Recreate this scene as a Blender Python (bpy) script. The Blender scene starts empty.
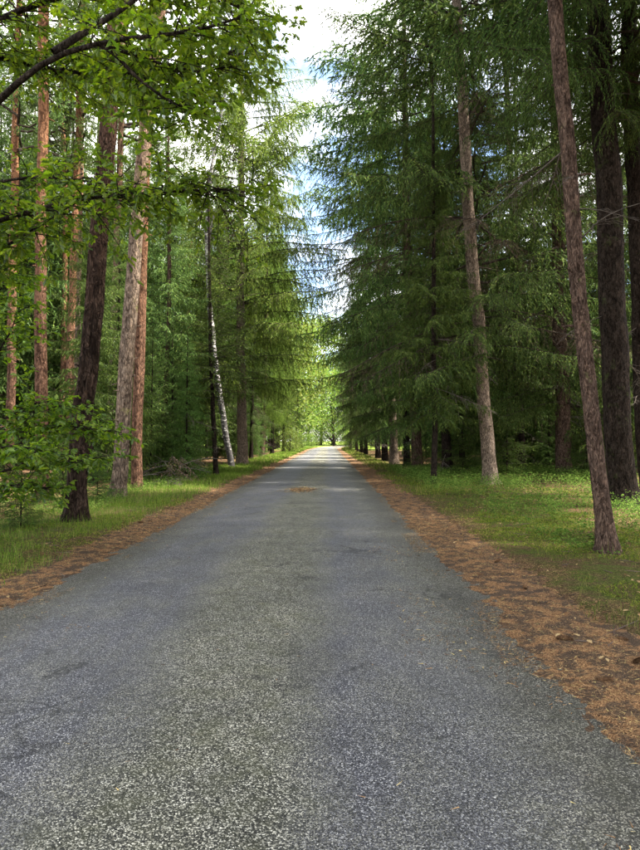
import bpy, math, random
import numpy as np
from mathutils import Vector, Matrix, Euler

R = math.radians
rng = np.random.default_rng(7)
random.seed(7)
S = bpy.context.scene
COL = S.collection

# ------------------------------------------------------------------ camera
CAM_H, FPX, HOR, VPX = 1.5, 640.0, 440.0, 328.0      # metres, focal in 640-wide pixels
cam_d = bpy.data.cameras.new('camera')
cam_d.sensor_fit = 'HORIZONTAL'; cam_d.sensor_width = 36; cam_d.lens = 36
cam_d.clip_start = 0.05; cam_d.clip_end = 3000
cam = bpy.data.objects.new('camera', cam_d); COL.objects.link(cam)
cam.location = (0, 0, CAM_H)
cam.rotation_euler = (R(90) + math.atan(15 / FPX), 0, math.atan(8 / FPX))
S.camera = cam

# ------------------------------------------------------------------ light
SUN_EL, SUN_AZ = 62.0, 92.0          # azimuth clockwise from +Y (road direction): from the right
to_sun = Vector((math.sin(R(SUN_AZ)) * math.cos(R(SUN_EL)), math.cos(R(SUN_AZ)) * math.cos(R(SUN_EL)), math.sin(R(SUN_EL))))
sd = bpy.data.lights.new('sun', 'SUN'); sd.energy = 5.0; sd.angle = R(1.5); sd.color = (1, 0.93, 0.82)
sun = bpy.data.objects.new('sun', sd); COL.objects.link(sun)
sun.rotation_euler = (-to_sun).to_track_quat('-Z', 'Y').to_euler()
W = bpy.data.worlds.new('World'); S.world = W; W.use_nodes = True
nt = W.node_tree; nt.nodes.clear()
def N(nt, t, **kw):
    n = nt.nodes.new(t)
    for k, v in kw.items(): setattr(n, k, v)
    return n
out = N(nt, 'ShaderNodeOutputWorld'); bg = N(nt, 'ShaderNodeBackground'); bg.inputs[1].default_value = 0.085
sky = N(nt, 'ShaderNodeTexSky', sky_type='NISHITA'); sky.sun_disc = False
sky.sun_elevation = R(SUN_EL); sky.sun_rotation = R(SUN_AZ); sky.air_density = 1.0; sky.dust_density = 1.5
tc = N(nt, 'ShaderNodeTexCoord'); mp = N(nt, 'ShaderNodeMapping'); mp.inputs['Scale'].default_value = (1, 1, 1.6)
mp.inputs['Location'].default_value = (0.3, 0.1, 0)
nz = N(nt, 'ShaderNodeTexNoise'); nz.inputs['Scale'].default_value = 2.6; nz.inputs['Detail'].default_value = 7; nz.inputs['Roughness'].default_value = .58
rp = N(nt, 'ShaderNodeValToRGB'); rp.color_ramp.elements[0].position = .43; rp.color_ramp.elements[1].position = .58
mx = N(nt, 'ShaderNodeMix', data_type='RGBA'); mx.inputs['B'].default_value = (10.6, 10.3, 9.8, 1)
nt.links.new(tc.outputs['Generated'], mp.inputs[0]); nt.links.new(mp.outputs[0], nz.inputs['Vector'])
nt.links.new(nz.outputs['Fac'], rp.inputs[0]); nt.links.new(rp.outputs[0], mx.inputs['Factor'])
nt.links.new(sky.outputs[0], mx.inputs['A']); nt.links.new(mx.outputs['Result'], bg.inputs[0]); nt.links.new(bg.outputs[0], out.inputs[0])
vs = S.view_settings; vs.view_transform = 'Standard'; vs.look = 'None'; vs.gamma = 1; vs.use_curve_mapping = False
vs.exposure = 2.75
S.render.engine = 'CYCLES'
cy = S.cycles; cy.max_bounces = 6; cy.diffuse_bounces = 3; cy.glossy_bounces = 2; cy.transmission_bounces = 4; cy.transparent_max_bounces = 4
cy.caustics_reflective = False; cy.caustics_refractive = False; cy.sample_clamp_indirect = 6

# ------------------------------------------------------------------ helpers
def px3(px, py, y):                       # the point at distance y seen at this pixel of the 640x850 photograph
    return np.array([(px - VPX) / FPX * y, y, CAM_H + (HOR - py) / FPX * y])
def gnd(px, py):                          # the ground point seen at this pixel
    y = FPX * CAM_H / (py - HOR)
    return (px - VPX) / FPX * y, y
def sstep(a, b, x):
    t = np.clip((x - a) / (b - a), 0, 1); return t * t * (3 - 2 * t)
def _h(i, j, k):
    n = (i * 374761393 + j * 668265263 + k * 1442695041) & 0xffffffff
    n = ((n ^ (n >> 13)) * 1274126177) & 0xffffffff
    return ((n ^ (n >> 16)) & 0xffffff) / 16777216.0
def vnoise(x, y, z=None):
    x = np.asarray(x, float); y = np.asarray(y, float); z = np.zeros_like(x) if z is None else np.asarray(z, float)
    i, j, k = (np.floor(v).astype(np.int64) for v in (x, y, z))
    u, v, w = x - i, y - j, z - k
    u, v, w = (t * t * (3 - 2 * t) for t in (u, v, w))
    r = 0
    for a in (0, 1):
        for b in (0, 1):
            for c in (0, 1):
                r = r + _h(i + a, j + b, k + c) * (u if a else 1 - u) * (v if b else 1 - v) * (w if c else 1 - w)
    return r
def fbm(x, y, z=None, o=3):
    r, a = 0, .5
    z = np.zeros_like(np.asarray(x, float)) if z is None else z
    for q in range(o):
        r = r + a * vnoise(x * 2 ** q + 17 * q, y * 2 ** q - 9 * q, z * 2 ** q + 5 * q); a *= .5
    return r / (1 - .5 ** o)

class MB:                                  # collects faces, builds ONE mesh
    def __init__(s): s.v = []; s.n = 0; s.f = []
    def add(s, v, f, m=0):
        v = np.asarray(v, np.float32).reshape(-1, 3); f = np.asarray(f, np.int64)
        if len(f) == 0: return
        s.v.append(v); s.f.append((f + s.n, m)); s.n += len(v)
    def add_mb(s, o, M=None, t=None):
        v = np.concatenate(o.v)
        if M is not None: v = v @ np.asarray(M, np.float32).T
        if t is not None: v = v + np.asarray(t, np.float32)
        s.v.append(v)
        for f, m in o.f: s.f.append((f + s.n, m))
        s.n += len(v)
    def mesh(s, name, mats, smooth=False):
        me = bpy.data.meshes.new(name)
        V = np.concatenate(s.v); me.vertices.add(len(V)); me.vertices.foreach_set('co', V.ravel().astype(np.float32))
        loops = np.concatenate([f.ravel() for f, m in s.f]); tot = np.concatenate([np.full(len(f), f.shape[1]) for f, m in s.f])
        mi = np.concatenate([np.full(len(f), m) for f, m in s.f])
        me.loops.add(len(loops)); me.loops.foreach_set('vertex_index', loops.astype(np.int32))
        me.polygons.add(len(tot)); st = np.concatenate([[0], np.cumsum(tot)[:-1]])
        me.polygons.foreach_set('loop_start', st.astype(np.int32))
        me.polygons.foreach_set('material_index', mi.astype(np.int32))
        sm = (mi == 0) if smooth == 'first' else np.full(len(tot), bool(smooth))
        me.polygons.foreach_set('use_smooth', sm)
        for m in (mats if isinstance(mats, (list, tuple)) else [mats]): me.materials.append(m)
        me.update(calc_edges=True)
        return me

def tag(o, label=None, cat=None, group=None, kind=None):
    for k, v in (('label', label), ('category', cat), ('group', group), ('kind', kind)):
        if v: o[k] = v
    return o
def link(name, me, parent=None, loc=None, rot=None, scale=None):
    o = bpy.data.objects.new(name, me); COL.objects.link(o)
    if parent: o.parent = parent
    if loc is not None: o.location = loc
    if rot is not None: o.rotation_euler = rot
    if scale is not None: o.scale = scale if hasattr(scale, '__len__') else (scale,) * 3
    return o
def norm(v):
    v = np.asarray(v, float); return v / (np.linalg.norm(v, axis=-1, keepdims=True) + 1e-9)
def tube(path, rad, sides, fn=None, cap=True):
    P = np.asarray(path, float); n = len(P); T = norm(np.gradient(P, axis=0))
    ref = np.array([0, 1.0, 0]) if abs(T[:, 1]).max() < .9 else np.array([1.0, 0, 0]) if abs(T[:, 0]).max() < .9 else np.array([0, 0, 1.0])
    A = norm(np.cross(ref, T)); B = np.cross(T, A)
    th = np.linspace(0, 2 * math.pi, sides, endpoint=False)
    r = np.asarray(rad, float)[:, None] * np.ones(sides)
    if fn is not None: r = fn(r, np.arange(n), th, P)
    V = P[:, None] + r[..., None] * (np.cos(th)[None, :, None] * A[:, None] + np.sin(th)[None, :, None] * B[:, None])
    i = np.arange(n - 1)[:, None] * sides; j = np.arange(sides)[None]; k = (j + 1) % sides
    F = np.stack([i + j, i + k, i + sides + k, i + sides + j], -1).reshape(-1, 4)
    return V.reshape(-1, 3), F
def resample(pts, n):
    P = np.asarray(pts, float)
    t = np.concatenate([[0], np.cumsum(np.linalg.norm(np.diff(P, axis=0), axis=1))]); t /= t[-1]
    # Catmull-Rom like smoothing through numpy: interpolate then smooth
    s = np.linspace(0, 1, n); Q = np.stack([np.interp(s, t, P[:, c]) for c in range(3)], 1)
    for _ in range(max(1, n // 12)):
        Q[1:-1] = (Q[:-2] + 2 * Q[1:-1] + Q[2:]) / 4
    return Q

# ------------------------------------------------------------------ materials
def new_mat(name):
    m = bpy.data.materials.new(name); m.use_nodes = True; t = m.node_tree; t.nodes.clear()
    return m, t, N(t, 'ShaderNodeOutputMaterial')
def ramp(t, src, stops, interp='LINEAR'):
    n = N(t, 'ShaderNodeValToRGB'); n.color_ramp.interpolation = interp
    e = n.color_ramp.elements
    while len(e) < len(stops): e.new(.5)
    for q, (p, c) in enumerate(stops):
        e[q].position = p; e[q].color = (*c, 1) if len(c) == 3 else c
    t.links.new(src, n.inputs[0]); return n.outputs[0]
def noise(t, vec, scale, detail=4, rough=.55, dist=0):
    n = N(t, 'ShaderNodeTexNoise'); n.inputs['Scale'].default_value = scale; n.inputs['Detail'].default_value = detail
    n.inputs['Roughness'].default_value = rough; n.inputs['Distortion'].default_value = dist
    if vec is not None: t.links.new(vec, n.inputs['Vector'])
    return n.outputs['Fac']
def mixc(t, fac, a, b, mode='MIX'):
    n = N(t, 'ShaderNodeMix', data_type='RGBA', blend_type=mode)
    for s, k in ((fac, 'Factor'), (a, 'A'), (b, 'B')):
        if isinstance(s, (int, float)): n.inputs[k].default_value = s
        elif isinstance(s, tuple): n.inputs[k].default_value = (*s, 1)
        else: t.links.new(s, n.inputs[k])
    return n.outputs['Result']
def math_(t, op, a, b=0.0, c=None):
    n = N(t, 'ShaderNodeMath', operation=op)
    for q, s in enumerate((a, b) if c is None else (a, b, c)):
        if isinstance(s, (int, float)): n.inputs[q].default_value = s
        else: t.links.new(s, n.inputs[q])
    return n.outputs[0]
def mapping(t, vec, scale):
    n = N(t, 'ShaderNodeMapping'); n.inputs['Scale'].default_value = scale; t.links.new(vec, n.inputs[0]); return n.outputs[0]
def leaf_mat(name, stops, trans=.4, tcol=None, gloss=.06, rough=.45, tree_var=.25):
    m, t, o = new_mat(name)
    g = N(t, 'ShaderNodeNewGeometry'); oi = N(t, 'ShaderNodeObjectInfo')
    c = ramp(t, g.outputs['Random Per Island'], stops)
    f = math_(t, 'MULTIPLY_ADD', oi.outputs['Random'], tree_var * 2, 1 - tree_var)
    hs = N(t, 'ShaderNodeHueSaturation'); t.links.new(c, hs.inputs['Color']); t.links.new(f, hs.inputs['Value'])
    hf = math_(t, 'MULTIPLY_ADD', oi.outputs['Random'], .03, .485); t.links.new(hf, hs.inputs['Hue'])
    c = hs.outputs[0]
    d = N(t, 'ShaderNodeBsdfDiffuse'); tr = N(t, 'ShaderNodeBsdfTranslucent'); t.links.new(c, d.inputs[0])
    if tcol:
        t.links.new(mixc(t, 1.0, c, tcol, 'MULTIPLY'), tr.inputs[0])
    else: t.links.new(c, tr.inputs[0])
    a = N(t, 'ShaderNodeMixShader'); a.inputs[0].default_value = trans
    t.links.new(d.outputs[0], a.inputs[1]); t.links.new(tr.outputs[0], a.inputs[2])
    gl = N(t, 'ShaderNodeBsdfGlossy'); gl.inputs['Roughness'].default_value = rough; gl.inputs[0].default_value = (1, 1, 1, 1)
    b = N(t, 'ShaderNodeMixShader'); b.inputs[0].default_value = gloss
    t.links.new(a.outputs[0], b.inputs[1]); t.links.new(gl.outputs[0], b.inputs[2]); t.links.new(b.outputs[0], o.inputs[0])
    return m
def bark_mat(name, dark, light, up=None, z0=4, z1=9, sc=1.0, moss=0.0, mosscol=(.10, .14, .03), bump=.6, plate=True):
    m, t, o = new_mat(name)
    tcd = N(t, 'ShaderNodeTexCoord'); P = tcd.outputs['Object']
    v1 = mapping(t, P, (sc, sc, sc * .28))
    n1 = noise(t, v1, 22, 5, .65, .6)
    vo = N(t, 'ShaderNodeTexVoronoi', feature='DISTANCE_TO_EDGE'); vo.inputs['Scale'].default_value = 27; vo.inputs['Randomness'].default_value = 1
    wv = N(t, 'ShaderNodeVectorMath', operation='ADD'); t.links.new(v1, wv.inputs[0])
    nn = N(t, 'ShaderNodeTexNoise'); nn.inputs['Scale'].default_value = 9; t.links.new(v1, nn.inputs['Vector'])
    sc_ = N(t, 'ShaderNodeVectorMath', operation='SCALE'); sc_.inputs['Scale'].default_value = .22; t.links.new(nn.outputs['Color'], sc_.inputs[0])
    t.links.new(sc_.outputs[0], wv.inputs[1]); t.links.new(wv.outputs[0], vo.inputs['Vector'])
    cr = ramp(t, vo.outputs['Distance'], [(0, (0, 0, 0)), (.22, (1, 1, 1))])
    col = ramp(t, n1, [(.38, dark), (.60, light)])
    big = noise(t, P, 1.7, 4, .6)
    col = mixc(t, math_(t, 'MULTIPLY', big, .5), col, tuple(np.array(light) * 1.25))
    col = mixc(t, 1.0, col, ramp(t, noise(t, mapping(t, P, (1, 1, .5)), 6.5 * sc, 6, .7, .3), [(.34, (.38, .36, .34)), (.52, (1, 1, 1)), (.7, (1.3, 1.26, 1.2))]), 'MULTIPLY')
    if up is not None:
        sx = N(t, 'ShaderNodeSeparateXYZ'); t.links.new(P, sx.inputs[0])
        zz = math_(t, 'ADD', sx.outputs[2], math_(t, 'MULTIPLY_ADD', noise(t, P, 1.1, 4, .7), 5, -2.5))
        mr = N(t, 'ShaderNodeMapRange'); mr.inputs['From Min'].default_value = z0; mr.inputs['From Max'].default_value = z1; t.links.new(zz, mr.inputs[0])
        upc = ramp(t, noise(t, mapping(t, P, (1, 1, .6)), 14, 5, .7), [(.36, tuple(np.array(up) * .32)), (.5, tuple(np.array(up) * .8)), (.66, up)])
        col = mixc(t, mr.outputs[0], col, upc)
    if plate:
        vf = N(t, 'ShaderNodeTexVoronoi'); vf.inputs['Scale'].default_value = 30; wf = N(t, 'ShaderNodeVectorMath', operation='ADD'); t.links.new(mapping(t, P, (sc, sc, sc * .45)), wf.inputs[0]); t.links.new(sc_.outputs[0], wf.inputs[1]); t.links.new(wf.outputs[0], vf.inputs['Vector'])
        sf = N(t, 'ShaderNodeSeparateColor'); t.links.new(vf.outputs['Color'], sf.inputs[0])
        col = mixc(t, 1.0, col, ramp(t, sf.outputs[0], [(0, (.45, .43, .41)), (.5, (.95, .95, .95)), (1, (1.5, 1.45, 1.4))]), 'MULTIPLY')
    if plate: col = mixc(t, 1.0, col, mixc(t, cr, (.62, .58, .55), (1, 1, 1)), 'MULTIPLY')
    if moss:
        mk = ramp(t, noise(t, P, 2.5, 5, .7), [(.62 - moss * .3, (0, 0, 0)), (.75 - moss * .3, (1, 1, 1))])
        col = mixc(t, math_(t, 'MULTIPLY', mk, .7), col, mosscol)
    b = N(t, 'ShaderNodeBsdfPrincipled'); t.links.new(col, b.inputs['Base Color']); b.inputs['Roughness'].default_value = .92
    b.inputs['Specular IOR Level'].default_value = .04
    bp = N(t, 'ShaderNodeBump'); bp.inputs['Strength'].default_value = bump; bp.inputs['Distance'].default_value = .035
    t.links.new(math_(t, 'ADD', math_(t, 'MULTIPLY', cr, .6), math_(t, 'ADD', n1, math_(t, 'MULTIPLY', sf.outputs[0], .7)) if plate else n1), bp.inputs['Height']); t.links.new(bp.outputs[0], b.inputs['Normal'])
    t.links.new(b.outputs[0], o.inputs[0]); return m
def island_mat(name, stops, rough=.85, trans=0.0):
    m, t, o = new_mat(name)
    g = N(t, 'ShaderNodeNewGeometry'); c = ramp(t, g.outputs['Random Per Island'], stops)
    b = N(t, 'ShaderNodeBsdfDiffuse'); t.links.new(c, b.inputs[0])
    if trans:
        tr = N(t, 'ShaderNodeBsdfTranslucent'); t.links.new(c, tr.inputs[0]); a = N(t, 'ShaderNodeMixShader'); a.inputs[0].default_value = trans
        t.links.new(b.outputs[0], a.inputs[1]); t.links.new(tr.outputs[0], a.inputs[2]); t.links.new(a.outputs[0], o.inputs[0])
    else: t.links.new(b.outputs[0], o.inputs[0])
    return m

M_SPR = leaf_mat('spruce_needles', [(0, (.024, .048, .013)), (.5, (.056, .100, .023)), (.85, (.095, .150, .032)), (1, (.16, .21, .045))], .30, gloss=.004)
M_SPL = leaf_mat('light_spruce_needles', [(0, (.055, .11, .018)), (.5, (.11, .185, .028)), (1, (.20, .28, .045))], .48, gloss=.004)
M_YOU = leaf_mat('young_spruce_needles', [(0, (.028, .058, .013)), (.5, (.055, .100, .020)), (1, (.105, .158, .028))], .36, gloss=.004)
M_PIN = leaf_mat('pine_needles', [(0, (.045, .08, .022)), (1, (.10, .145, .034))], .3, gloss=.008)
M_OAK = leaf_mat('oak_leaves', [(0, (.035, .085, .008)), (.5, (.085, .165, .012)), (1, (.16, .235, .018))], .58, (1.9, 1.8, .5), gloss=.03, rough=.42, tree_var=.1)
M_BRO = leaf_mat('broadleaf_leaves', [(0, (.06, .115, .020)), (.5, (.10, .155, .030)), (1, (.16, .185, .045))], .45, (1.15, 1.15, .8), gloss=.008)
M_DRN = leaf_mat('dry_spruce_twigs', [(0, (.035, .026, .018)), (.6, (.085, .064, .042)), (1, (.15, .115, .07))], .1, gloss=.0)
M_TWIG = bark_mat('twig_wood', (.02, .015, .011), (.055, .045, .035), sc=3, plate=False)
M_DEAD = bark_mat('dead_twig_wood', (.05, .042, .036), (.15, .13, .11), sc=3, plate=False)
B_SPR = bark_mat('spruce_bark', (.022, .015, .012), (.115, .080, .062), sc=1.5, moss=.06)
B_SPD = bark_mat('dark_spruce_bark', (.008, .006, .005), (.032, .025, .020), sc=1.2, moss=.08, mosscol=(.04, .055, .015))
B_SPG = bark_mat('grey_spruce_bark', (.06, .046, .036), (.27, .215, .17), sc=1.7, moss=.04)
B_PINE = bark_mat('pine_bark', (.035, .023, .017), (.17, .125, .10), up=(.27, .145, .08), z0=5, z1=10, sc=.9)
B_PING = bark_mat('grey_pine_bark', (.05, .037, .028), (.21, .165, .13), up=(.25, .16, .105), z0=6, z1=13, sc=.9, moss=.10, mosscol=(.20, .20, .06))
B_PINO = bark_mat('orange_pine_bark', (.035, .020, .014), (.15, .088, .06), up=(.25, .13, .072), z0=4, z1=10, sc=1.0)
B_PIND = bark_mat('dark_pine_bark', (.008, .006, .005), (.052, .036, .028), up=(.12, .07, .05), z0=3.5, z1=9, sc=.75, bump=1.0)
B_OAK = bark_mat('oak_bark', (.012, .010, .008), (.04, .033, .027), sc=1.2)

# birch: white with black scars, dark and furrowed at the foot
def birch_mat():
    m, t, o = new_mat('birch_bark'); P = N(t, 'ShaderNodeTexCoord').outputs['Object']
    n1 = noise(t, mapping(t, P, (1, 1, 1.6)), 4.5, 5, .7, .5); n2 = noise(t, mapping(t, P, (1, 1, 6)), 10, 4, .6)
    sx = N(t, 'ShaderNodeSeparateXYZ'); t.links.new(P, sx.inputs[0])
    mr = N(t, 'ShaderNodeMapRange'); mr.inputs['From Min'].default_value = 0; mr.inputs['From Max'].default_value = 7; mr.inputs['To Min'].default_value = .05; mr.inputs['To Max'].default_value = -.02; t.links.new(sx.outputs[2], mr.inputs[0])
    k = ramp(t, math_(t, 'ADD', math_(t, 'ADD', math_(t, 'MULTIPLY', n1, .7), math_(t, 'MULTIPLY', n2, .3)), mr.outputs[0]), [(.44, (0, 0, 0)), (.50, (1, 1, 1))])
    col = mixc(t, k, ramp(t, n2, [(.3, (.28, .265, .24)), (.7, (.52, .50, .47))]), (.025, .022, .02))
    b = N(t, 'ShaderNodeBsdfPrincipled'); t.links.new(col, b.inputs['Base Color']); b.inputs['Roughness'].default_value = .8
    bp = N(t, 'ShaderNodeBump'); bp.inputs['Strength'].default_value = .5; bp.inputs['Distance'].default_value = .02; bp.invert = True
    t.links.new(k, bp.inputs['Height']); t.links.new(bp.outputs[0], b.inputs['Normal']); t.links.new(b.outputs[0], o.inputs[0]); return m
B_BIR = birch_mat()

# ------------------------------------------------------------------ the road and the ground
HALF, CX = 2.15, -0.69
def road_c(y): y = np.asarray(y, float); return CX + np.where(y > 95, .0011 * (np.maximum(y - 95, 0)) ** 2, 0)
def dist_r(x, y):                          # metres outside the asphalt edge (negative on the road), and the side
    xr = np.asarray(x, float) - road_c(y); return np.abs(xr) - HALF, np.sign(xr)
def h_road(x, y):
    xr = x - road_c(y); return .035 * (1 - np.clip(xr / HALF, -1.1, 1.1) ** 2) + .008 * (fbm(x * .7, y * .5) - .5)
def h_litter(x, y):
    d, s = dist_r(x, y)
    return -.014 + .030 * sstep(-.40, .35, d) + .018 * (fbm(x * 2.6, y * 1.7 + 40) - .5) + .022 * (fbm(x * 9, y * 7) - .5) + .024 * (fbm(x * 24, y * 21) - .5) + .008 * (vnoise(x * 45, y * 40) - .5)
def h_ground(x, y):
    d, s = dist_r(x, y)
    w = np.where(s > 0, .80, .62)
    z = -.04 + .075 * sstep(w - .45, w + .25, d) + .03 * (fbm(x * 2.3, y * 2.3, o=3) - .5) * sstep(.1, .6, d)
    z = z + .25 * (fbm(x * .23 + 3, y * .23) - .5) * sstep(1.8, 5, d) + .08 * (fbm(x * 1.1, y * 1.1 + 9) - .5) * sstep(1.2, 2.5, d)
    return z
def grid_mesh(name, xs, ys, hf, mat, follow=False):
    X, Y = np.meshgrid(xs, ys)
    if follow: X = X + road_c(Y)
    V = np.stack([X, Y, hf(X, Y)], -1).reshape(-1, 3); nx, ny = len(xs), len(ys)
    i = np.arange(ny - 1)[:, None] * nx + np.arange(nx - 1)[None]
    F = np.stack([i, i + 1, i + nx + 1, i + nx], -1).reshape(-1, 4)
    b = MB(); b.add(V, F); return b.mesh(name, mat, True)
def lines(*seg): return np.concatenate([np.arange(a, b, s) for a, b, s in seg])

def asphalt_mat():
    m, t, o = new_mat('worn_asphalt'); P = N(t, 'ShaderNodeTexCoord').outputs['Object']
    sx = N(t, 'ShaderNodeSeparateXYZ'); t.links.new(P, sx.inputs[0])
    wob = math_(t, 'MULTIPLY_ADD', noise(t, mapping(t, P, (1, .35, 1)), 1.2, 4, .6), .9, -.45)
    xr = math_(t, 'ADD', math_(t, 'SUBTRACT', sx.outputs[0], CX), wob)
    # coarse centre strip and coarse edges against two smoother wheel tracks
    n = N(t, 'ShaderNodeMapRange'); n.inputs['From Min'].default_value = -2.3; n.inputs['From Max'].default_value = 2.3; t.links.new(xr, n.inputs[0])
    track = ramp(t, n.outputs[0], [(.06, (0, 0, 0)), (.18, (1, 1, 1)), (.36, (1, 1, 1)), (.45, (0, 0, 0)), (.58, (0, 0, 0)), (.68, (1, 1, 1)), (.80, (.75,) * 3), (.93, (0, 0, 0))])
    v = N(t, 'ShaderNodeTexVoronoi'); v.inputs['Scale'].default_value = 165; v.inputs['Randomness'].default_value = 1; t.links.new(P, v.inputs['Vector'])
    v2 = N(t, 'ShaderNodeTexVoronoi'); v2.inputs['Scale'].default_value = 330; t.links.new(P, v2.inputs['Vector'])
    sep = N(t, 'ShaderNodeSeparateColor'); t.links.new(v.outputs['Color'], sep.inputs[0])
    sep2 = N(t, 'ShaderNodeSeparateColor'); t.links.new(v2.outputs['Color'], sep2.inputs[0])
    coarse = ramp(t, sep.outputs[0], [(0, (.008, .008, .006)), (.4, (.027, .027, .020)), (.64, (.095, .092, .070)), (.86, (.30, .29, .23)), (1, (.60, .58, .48))])
    smooth = ramp(t, sep.outputs[1], [(0, (.010, .010, .012)), (.5, (.046, .046, .053)), (.85, (.115, .115, .126)), (1, (.40, .395, .385))])
    fine = ramp(t, sep2.outputs[0], [(0, (.6, .6, .6)), (.7, (1, 1, 1)), (1, (1.5, 1.5, 1.45))])
    patch = noise(t, mapping(t, P, (1, .5, 1)), 2.0, 6, .65)
    f = math_(t, 'MULTIPLY', track, ramp(t, patch, [(.30, (.35,) * 3), (.55, (1, 1, 1))]))
    col = mixc(t, f, coarse, smooth)
    col = mixc(t, .7, col, fine, 'MULTIPLY')
    # moss and dust in the middle, tar-dark blotches, thin cracks
    moss = ramp(t, noise(t, P, 6, 6, .7), [(.42, (0, 0, 0)), (.66, (1, 1, 1))])
    mid = math_(t, 'MULTIPLY', math_(t, 'SUBTRACT', 1.0, track), .55)
    col = mixc(t, math_(t, 'MULTIPLY', moss, mid), col, (.055, .057, .026))
    blot = ramp(t, noise(t, P, 1.3, 5, .6, .4), [(.32, (.78, .78, .80)), (.52, (1, 1, 1)), (.70, (1.2, 1.18, 1.14))])
    col = mixc(t, 1.0, col, blot, 'MULTIPLY')
    hole = ramp(t, noise(t, P, 3.6, 6, .72), [(.24, (.4,) * 3), (.30, (1, 1, 1))])
    col = mixc(t, 1.0, col, hole, 'MULTIPLY')
    vc = N(t, 'ShaderNodeTexVoronoi', feature='DISTANCE_TO_EDGE'); vc.inputs['Scale'].default_value = .75
    wn = N(t, 'ShaderNodeTexNoise'); wn.inputs['Scale'].default_value = 2.2; wn.inputs['Detail'].default_value = 6; t.links.new(P, wn.inputs['Vector'])
    va = N(t, 'ShaderNodeVectorMath', operation='MULTIPLY_ADD'); t.links.new(wn.outputs['Color'], va.inputs[0]); va.inputs[1].default_value = (.9, .9, 0); t.links.new(mapping(t, P, (.35, 1, 1)), va.inputs[2])
    t.links.new(va.outputs[0], vc.inputs['Vector'])
    crk = ramp(t, vc.outputs['Distance'], [(0, (.18,) * 3), (.018, (1, 1, 1))])
    col = mixc(t, math_(t, 'MULTIPLY', ramp(t, noise(t, P, .9, 3), [(.45, (0, 0, 0)), (.6, (1, 1, 1))]), .8), col, mixc(t, 1.0, col, crk, 'MULTIPLY'))
    # earth and needles trodden into the edges
    ed = ramp(t, math_(t, 'ADD', math_(t, 'ABSOLUTE', math_(t, 'SUBTRACT', sx.outputs[0], CX)), math_(t, 'MULTIPLY_ADD', noise(t, P, 5, 6, .75), .9, -.45)), [(0, (0, 0, 0)), (1, (1, 1, 1))])
    ed2 = N(t, 'ShaderNodeMapRange'); ed2.inputs['From Min'].default_value = 1.45; ed2.inputs['From Max'].default_value = 1.95
    t.links.new(math_(t, 'ADD', math_(t, 'ABSOLUTE', math_(t, 'SUBTRACT', sx.outputs[0], CX)), math_(t, 'MULTIPLY_ADD', noise(t, P, 5, 6, .75), .9, -.45)), ed2.inputs[0])
    col = mixc(t, math_(t, 'MULTIPLY', ed2.outputs[0], .5), col, (.022, .018, .014))
    b = N(t, 'ShaderNodeBsdfPrincipled'); t.links.new(col, b.inputs['Base Color'])
    t.links.new(math_(t, 'MULTIPLY_ADD', f, -.2, .78), b.inputs['Roughness']); b.inputs['Specular IOR Level'].default_value = .28
    bp = N(t, 'ShaderNodeBump'); bp.inputs['Strength'].default_value = .85; bp.inputs['Distance'].default_value = .005
    hgt = math_(t, 'ADD', math_(t, 'MULTIPLY', v.outputs['Distance'], -1.1), math_(t, 'MULTIPLY', sep.outputs[0], math_(t, 'MULTIPLY_ADD', f, -.55, .9)))
    hgt = math_(t, 'ADD', hgt, math_(t, 'MULTIPLY', noise(t, P, 14, 5, .6), 1.2))
    t.links.new(hgt, bp.inputs['Height']); t.links.new(bp.outputs[0], b.inputs['Normal'])
    t.links.new(b.outputs[0], o.inputs[0]); return m
def warp(t, P):
    n = N(t, 'ShaderNodeTexNoise'); n.inputs['Scale'].default_value = 35; n.inputs['Detail'].default_value = 3; t.links.new(P, n.inputs['Vector'])
    a = N(t, 'ShaderNodeVectorMath', operation='MULTIPLY_ADD'); t.links.new(n.outputs['Color'], a.inputs[0]); a.inputs[1].default_value = (.05, .05, .05); t.links.new(P, a.inputs[2]); return a.outputs[0]
def litter_mat():
    m, t, o = new_mat('needle_litter'); P = N(t, 'ShaderNodeTexCoord').outputs['Object']
    a = noise(t, P, 130, 4, .8); b_ = noise(t, P, 5.5, 6, .7); c_ = noise(t, P, 1.3, 4, .6)
    fl = N(t, 'ShaderNodeTexVoronoi'); fl.inputs['Scale'].default_value = 190; t.links.new(warp(t, P), fl.inputs['Vector'])
    fs = N(t, 'ShaderNodeSeparateColor'); t.links.new(fl.outputs['Color'], fs.inputs[0]); a = math_(t, 'MULTIPLY_ADD', fs.outputs[0], .7, math_(t, 'MULTIPLY', a, .3))
    col = ramp(t, a, [(.1, (.020, .013, .008)), (.35, (.10, .054, .028)), (.62, (.24, .138, .07)), (.88, (.42, .27, .14))])
    dk = ramp(t, b_, [(.47, (1, 1, 1)), (.54, (0, 0, 0))])
    col = mixc(t, math_(t, 'MULTIPLY', dk, .8), col, mixc(t, a, (.02, .018, .016), (.07, .06, .05)))
    col = mixc(t, 1.0, col, ramp(t, c_, [(.3, (.75, .75, .78)), (.7, (1.2, 1.12, 1.0))]), 'MULTIPLY')
    b = N(t, 'ShaderNodeBsdfPrincipled'); t.links.new(col, b.inputs['Base Color']); b.inputs['Roughness'].default_value = .95; b.inputs['Specular IOR Level'].default_value = .03
    bp = N(t, 'ShaderNodeBump'); bp.inputs['Strength'].default_value = .8; bp.inputs['Distance'].default_value = .012
    t.links.new(a, bp.inputs['Height']); t.links.new(bp.outputs[0], b.inputs['Normal']); t.links.new(b.outputs[0], o.inputs[0]); return m
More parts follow.
